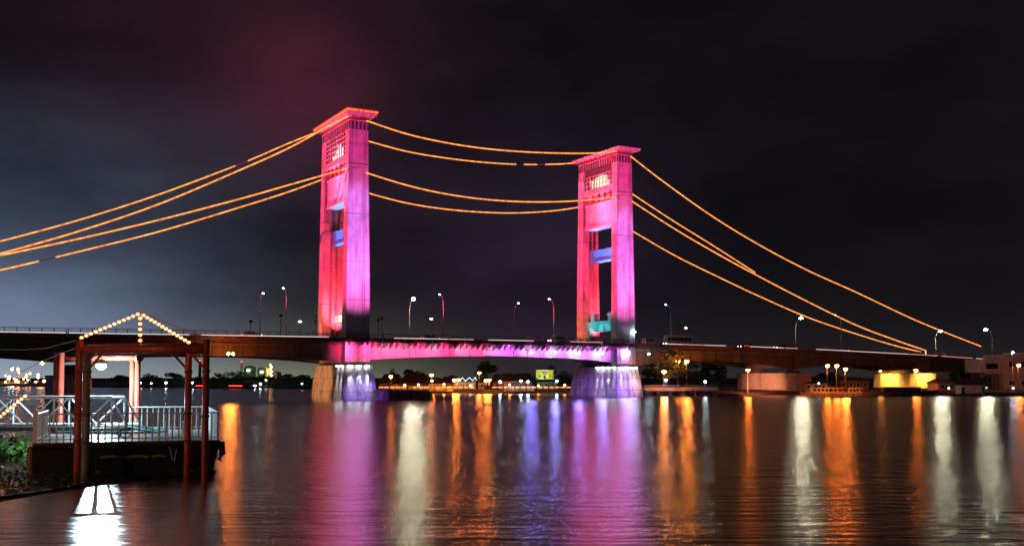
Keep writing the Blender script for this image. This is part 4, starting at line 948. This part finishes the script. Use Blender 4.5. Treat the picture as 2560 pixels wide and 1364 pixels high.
house(60, 132, 961, 955, 632, 'steel', 'long dark shed on the far left shore', 'shed', gnd=.6, depth=12, group='sheds on the far shore', nwin=5)
house(-20, 55, 957, 950, 690, 'orangewall', 'lamp lit long shed at the far left edge', 'shed', gnd=.6, depth=12, group='sheds on the far shore', nwin=5)
def stack_(px, ytop, Y, r, label):
    p = at(px, ytop, Y); t_ = thing('chimney_stack', label, 'chimney', (p.x, Y, 0)); part('shaft', MB().tube([(0, 0, 0), (0, 0, p.z)], [r * 1.3, r], 10), M['steel'], t_); part('warning_lamp', MB().ball((0, -r, p.z + .4), .6, 7, 5), E['redlamp'], t_)
stack_(500, 903, 700, .9, 'slim chimney with red lamp behind the red piles')
p = at(604, 905, 640); t_ = thing('lattice_mast', 'lattice mast with red tip left of the storage tanks', 'mast', (p.x, 640, 0)); lm = MB()
for a_ in range(3): lm.tube([(1.2 * cos(a_ * 2.1), 1.2 * sin(a_ * 2.1), 0), (.3 * cos(a_ * 2.1), .3 * sin(a_ * 2.1), p.z)], .12, 5)
for i in range(9): z = p.z * i / 9; s = 1.2 - .9 * i / 9; lm.box(-s, s, -s, s, z, z + .15)
part('lattice', lm, M['black'], t_); part('warning_lamp', MB().ball((0, 0, p.z + .4), .5, 7, 5), E['redlamp'], t_)
for px, yt, wd, lab in ((625, 914, 8.0, 'pale storage tank with a green white lamp, left of two'), (658, 918, 7.5, 'pale storage tank with lamps, right of two')):
    p = at(px, yt, 800); t_ = thing('storage_tank', lab, 'storage tank', (p.x, 800, 2), 0, 'storage tanks beyond the far bank')
    part('shell', MB().tube([(0, 0, 0), (0, 0, p.z - 3)], wd * .55, 20), M['tank'], t_); part('dome', MB().tube([(0, 0, p.z - 2.997), (0, 0, p.z - 2.2), (0, 0, p.z - 1.8)], [wd * .55, wd * .35, .2], 20), M['tank'], t_)
    l = part('lamp', MB().box(-1.2, 1.2, -wd * .55 - 1.0, -wd * .55 - .4, p.z - 6, p.z - 5), glow('tank_lamp', (.65, 1, .6), 6), t_)
p = at(678, 914, 800); t_ = thing('refinery_column', 'thin refinery column dotted with amber lamps', 'refinery column', (p.x, 800, 2)); part('shaft', MB().tube([(0, 0, 0), (0, 0, p.z)], .8, 8), M['steel'], t_)
for i in range(6): part('lamp', MB().ball((.5 * (-1) ** i, -1.2, p.z * (.35 + .11 * i)), .5, 6, 4), E['sodiumlow'], t_)

# stone block by the left pier and quays
xa, xb = gx(941, 236), gx(1079, 236)
st = thing('stone_dolphin', 'dark stone mooring block in the water right of the left pier', 'mooring block', ((xa + xb) / 2, 233, 0)); hw_ = (xb - xa) / 2
part('block', MB().frus((-hw_, hw_, 0, 9), (-hw_ + .2, hw_ - .2, .2, 8.8), -1, 1.75), M['stone'], st); part('coping', MB().box(-hw_ + .5, -hw_ + 4.2, .3, 6, 1.753, 2.2).box(-hw_ + 4.6, hw_ - .8, .5, 7, 1.753, 2.05), M['stone'], st)
for i in range(7): 
    x = -hw_ + .9 + i * (hw_ * 2 - 1.8) / 6; part('pile', MB().tube([(x, -.22, -1), (x, -.18, 1.5)], .17, 7), M['wood'], st)
xa, xb = gx(1612, 277), gx(1790, 281)
qy = thing('quay', 'low quay on stone piers right of the right tower pier', 'quay', (xa, 278, 0)); Lq = xb - xa
part('deck', MB().box(0, Lq, 0, 8, 1.35, 2.2), M['pinkwall'], qy)
for i in range(7): x = .4 + (Lq - 2.2) * i / 6; part('pier', MB().box(x, x + 1.3, .3, 7, -1, 1.347), M['stone'], qy)
part('railing', MB().box(0, Lq, .1, .2, 2.75, 2.85).box(0, Lq, .1, .2, 2.45, 2.52), M['white'], qy)
rk = MB()
for _ in range(70):
    s = random.uniform(.3, .9); x = random.uniform(gx(1770, 284), gx(1850, 287)); rk.ball((x, random.uniform(283, 290), random.uniform(-.1, .7)), s, 6, 4, (1, .9, .6))
o = part('shore_rocks', rk, M['stone']); o['kind'] = 'stuff'; o['label'] = 'rubble on the shore left of the plain caisson'

# hut and stair building
hy = 284; xa, xb = gx(2385, hy), gx(2452, hy)
ht = thing('hut', 'small white hut with dark pitched roof on the right bank', 'hut', ((xa + xb) / 2, hy, .5)); hw_ = (xb - xa) / 2; zw = gz(2400, 960, hy) - .5; zr = gz(2400, 945, hy) - .5
part('wall', MB().prismx([(0, -.5), (5, -.5), (5, zw), (2.5, zr - .2), (0, zw)], -hw_ + .5, hw_ - .2), M['plaster'], ht)
ht.rotation_euler = (0, 0, radians(-38))
part('roof', MB().prismx([(-.5, zw - .25), (2.5, zr), (5.5, zw - .25), (5.5, zw - .05), (2.5, zr + .2), (-.5, zw - .05)], -hw_ - .1, hw_ + .3), M['roof'], ht)
part('door', MB().box(-1.6, -.6, -.05, -.003, -.3, 1.8), M['darkwin'], ht); part('window', MB().box(hw_ - .197, hw_ - .15, 1.8, 3.0, .7, 1.7), M['darkwin'], ht)
bY = 318
sb = thing('stair_building', 'pinkish stair building at the end of the bridge, right edge', 'building', (gx(2452, bY), bY, .5)); zt_ = lambda py: gz(2500, py, bY) - .5
W2 = gx(2700, bY) - gx(2452, bY); xm = gx(2502, bY) - gx(2452, bY)
part('wall', MB().box(xm, W2, -2.0, 12, -.5, zt_(886)), M['pinkwall'], sb)
part('tower_block', MB().box(0, xm - .003, 0, 11, zt_(930), zt_(897)), M['plaster'], sb)
part('column', MB().box(.1, 1.2, .2, 1.3, -.5, zt_(930) - .003).box(xm - 1.6, xm - .5, .2, 1.3, -.5, zt_(930) - .003).box(.1, xm - .2, 6, 7, -.5, zt_(930) - .003), M['stone'], sb)
for i in range(3):
    xw = xm + 1.5 + i * 3.6
    for ya, yb in ((918, 902), (962, 950)):
        f2 = part('window', MB().box(xw, xw + 1.8, -2.06, -2.003, zt_(ya), zt_(yb)), M['white'], sb); part('pane', MB().box(xw + .12, xw + 1.68, -2.1, -2.063, zt_(ya) + .12, zt_(yb) - .12), M['darkwin'], f2)
f_ = part('window', MB().box(1.7, xm - .8, -.05, -.003, zt_(922), zt_(908)), M['darkwin'], sb)
part('balcony', MB().frus((1.2, xm - .6, -1.0, -.06), (.8, xm - .3, -1.6, -.06), zt_(934), zt_(925)), M['pinkwall'], sb)
part('parapet', MB().box(xm - .1, W2, -2.15, -1.9, zt_(886) + .003, zt_(886) + .5), M['white'], sb)
part('ledge', MB().box(xm + .01, W2, -2.12, -2.003, zt_(945), zt_(945) + .25), M['pinkwall'], sb)
house(2345, 2388, 957, 946, 300, 'pinkwall', 'low pink house between the yellow lit wall and the hut', group='houses on the right bank', gnd=.8, nwin=2)
house(2012, 2068, 958, 948, 306, 'plaster', 'low shed behind the moored boats', 'shed', group='houses on the right bank', gnd=.8, nwin=3)
house(2100, 2172, 950, 942, 312, 'wood', 'long shed behind the strongest of the three orange lamps', 'shed', group='houses on the right bank', gnd=.8, nwin=4)
fw_ = solo('flood_wall', MB().box(gx(2452, 284), gx(2620, 284), 284, 285, -.5, 1.1), M['white'], 'low pale wall along the water at the right edge', 'wall'); fw_['kind'] = 'thing'

xa, xb = gx(2030, 275), gx(2150, 275)
jt = thing('jetty', 'low wooden jetty among the moored boats under three orange lamps', 'jetty', (xa, 275, -.35)); Lj = xb - xa
part('deck', MB().box(0, Lj, 0, 1.6, .75, .9), M['wood'], jt); pl = MB()
for i in range(9):
    x = .2 + (Lj - .4) * i / 8; part('pile', MB().tube([(x, .15, -1), (x, .15, 1.1)], .12, 7), M['wood'], jt)
# ================================================================== BOATS
def boat(px, Y, L_, W_, mat, label, roof=None, rz=0.0, H=.9, cat='boat', mast=False):
    t_ = thing('river_boat', label, cat, (gx(px, Y), Y, 0), rz, 'boats moored on the right bank')
    hb = MB(); n = 11; ring = []
    for i in range(n):
        s = i / (n - 1); x = (s - .5) * L_; w_ = W_ / 2 * max(.04, (1 - abs(2 * s - 1) ** 2.6)); sh2 = H * (1 + .7 * abs(2 * s - 1) ** 2.5)
        ring.append([(x, -w_, sh2), (x, -w_ * .75, .05), (x, -.02, -.35), (x, .02, -.35), (x, w_ * .75, .05), (x, w_, sh2)])
    vs = [p for r_ in ring for p in r_]
    fs = [(i * 6 + j, i * 6 + j + 1, i * 6 + 7 + j, i * 6 + 6 + j) for i in range(n - 1) for j in range(5)] + [tuple(range(6)), tuple((n - 1) * 6 + j for j in range(6))]
    hb.add(vs, fs); part('hull', hb, mat, t_)
    part('deck', MB().plate([(i / 10 - .5) * L_ * .86 for i in range(11)], lambda x: H * .8, lambda x: H * .72, -W_ * .3, W_ * .3), M['wood'], t_)
    if roof:
        a_, b_ = -L_ * .3, L_ * .22
        cb_ = part('cabin', MB().box(a_, b_, -W_ * .33, W_ * .33, H * .803, H + 1.3), roof, t_)
        for i in range(4):
            x = a_ + (b_ - a_) * (i + .5) / 4; part('window', MB().box(x - L_ * .045, x + L_ * .045, -W_ * .33 - .03, -W_ * .33 - .003, H + .45, H + 1.05), M['darkwin'], t_)
        part('cabin_roof', MB().box(a_ - .35, b_ + .35, -W_ * .4, W_ * .4, H + 1.303, H + 1.42), M['boatwhite'], t_)
    if mast: part('mast', MB().tube([(L_ * .3, 0, H * .8), (L_ * .3, 0, H + 2.6)], .05, 6), M['wood'], t_)
boat(2024, 282, 7, 1.8, M['boatred'], 'small reddish boat, leftmost of the moored boats', None, .5, .7)
boat(2052, 281.6, 9, 2.2, M['boatwhite'], 'pale boat with cabin under the left orange lamps', M['boatwhite'], .15, .8, mast=True)
boat(2084, 282.3, 10, 2.2, M['boatred'], 'reddish cabin boat under the three orange lamps', M['orangewall'], .05, .8, mast=True)
boat(2108, 281.5, 9, 2.2, M['boatwhite'], 'pale open boat under the strongest orange lamp', None, -.2, .9, mast=True)
boat(2140, 282, 7, 2.0, M['boatred'], 'small red boat with cabin just left of the long boat', M['boatwhite'], .0, .7)
boat(2165, 284, 6, 1.8, M['boatwhite'], 'small pale open boat beside the bow of the long boat', None, -.3, .7)
boat(2258, 279, 19, 3.4, M['boatdark'], 'long dark boat before the yellow lit wall', M['boatdark'], .02, 1.0)
boat(2395, 277, 12, 2.2, M['boatdark'], 'low dark open boat before the hut', None, .0, .5)
boat(2520, 276, 13, 2.4, M['boatdark'], 'low dark boat at the right edge', None, .05, .7)
boat(1790, 280, 8, 1.9, M['boatwhite'], 'small pale boat beached left of the plain caisson', None, -.35, .7)
boat(1822, 279, 7, 1.8, M['boatdark'], 'small dark boat touching the plain caisson', None, .2, .6)
for px, Y, lab, c_ in ((590, 470, 'low boat with red lamp near the far left bank, right of two', E['redlamp']), (507, 475, 'low boat with red lamp near the far left bank, left of two', E['redlamp'])):
    boat(px, Y, 12, 2.4, M['boatdark'], lab, None, .0, .8); ob = bpy.context.scene.objects
    t_ = [o for o in COL.objects if o.get('label') == lab][0]; t_['group'] = 'boats by the far left bank'
    part('lamp', MB().tube([(-3, -.6, 1.3), (3, -.6, 1.3)], .2, 6), c_, t_)
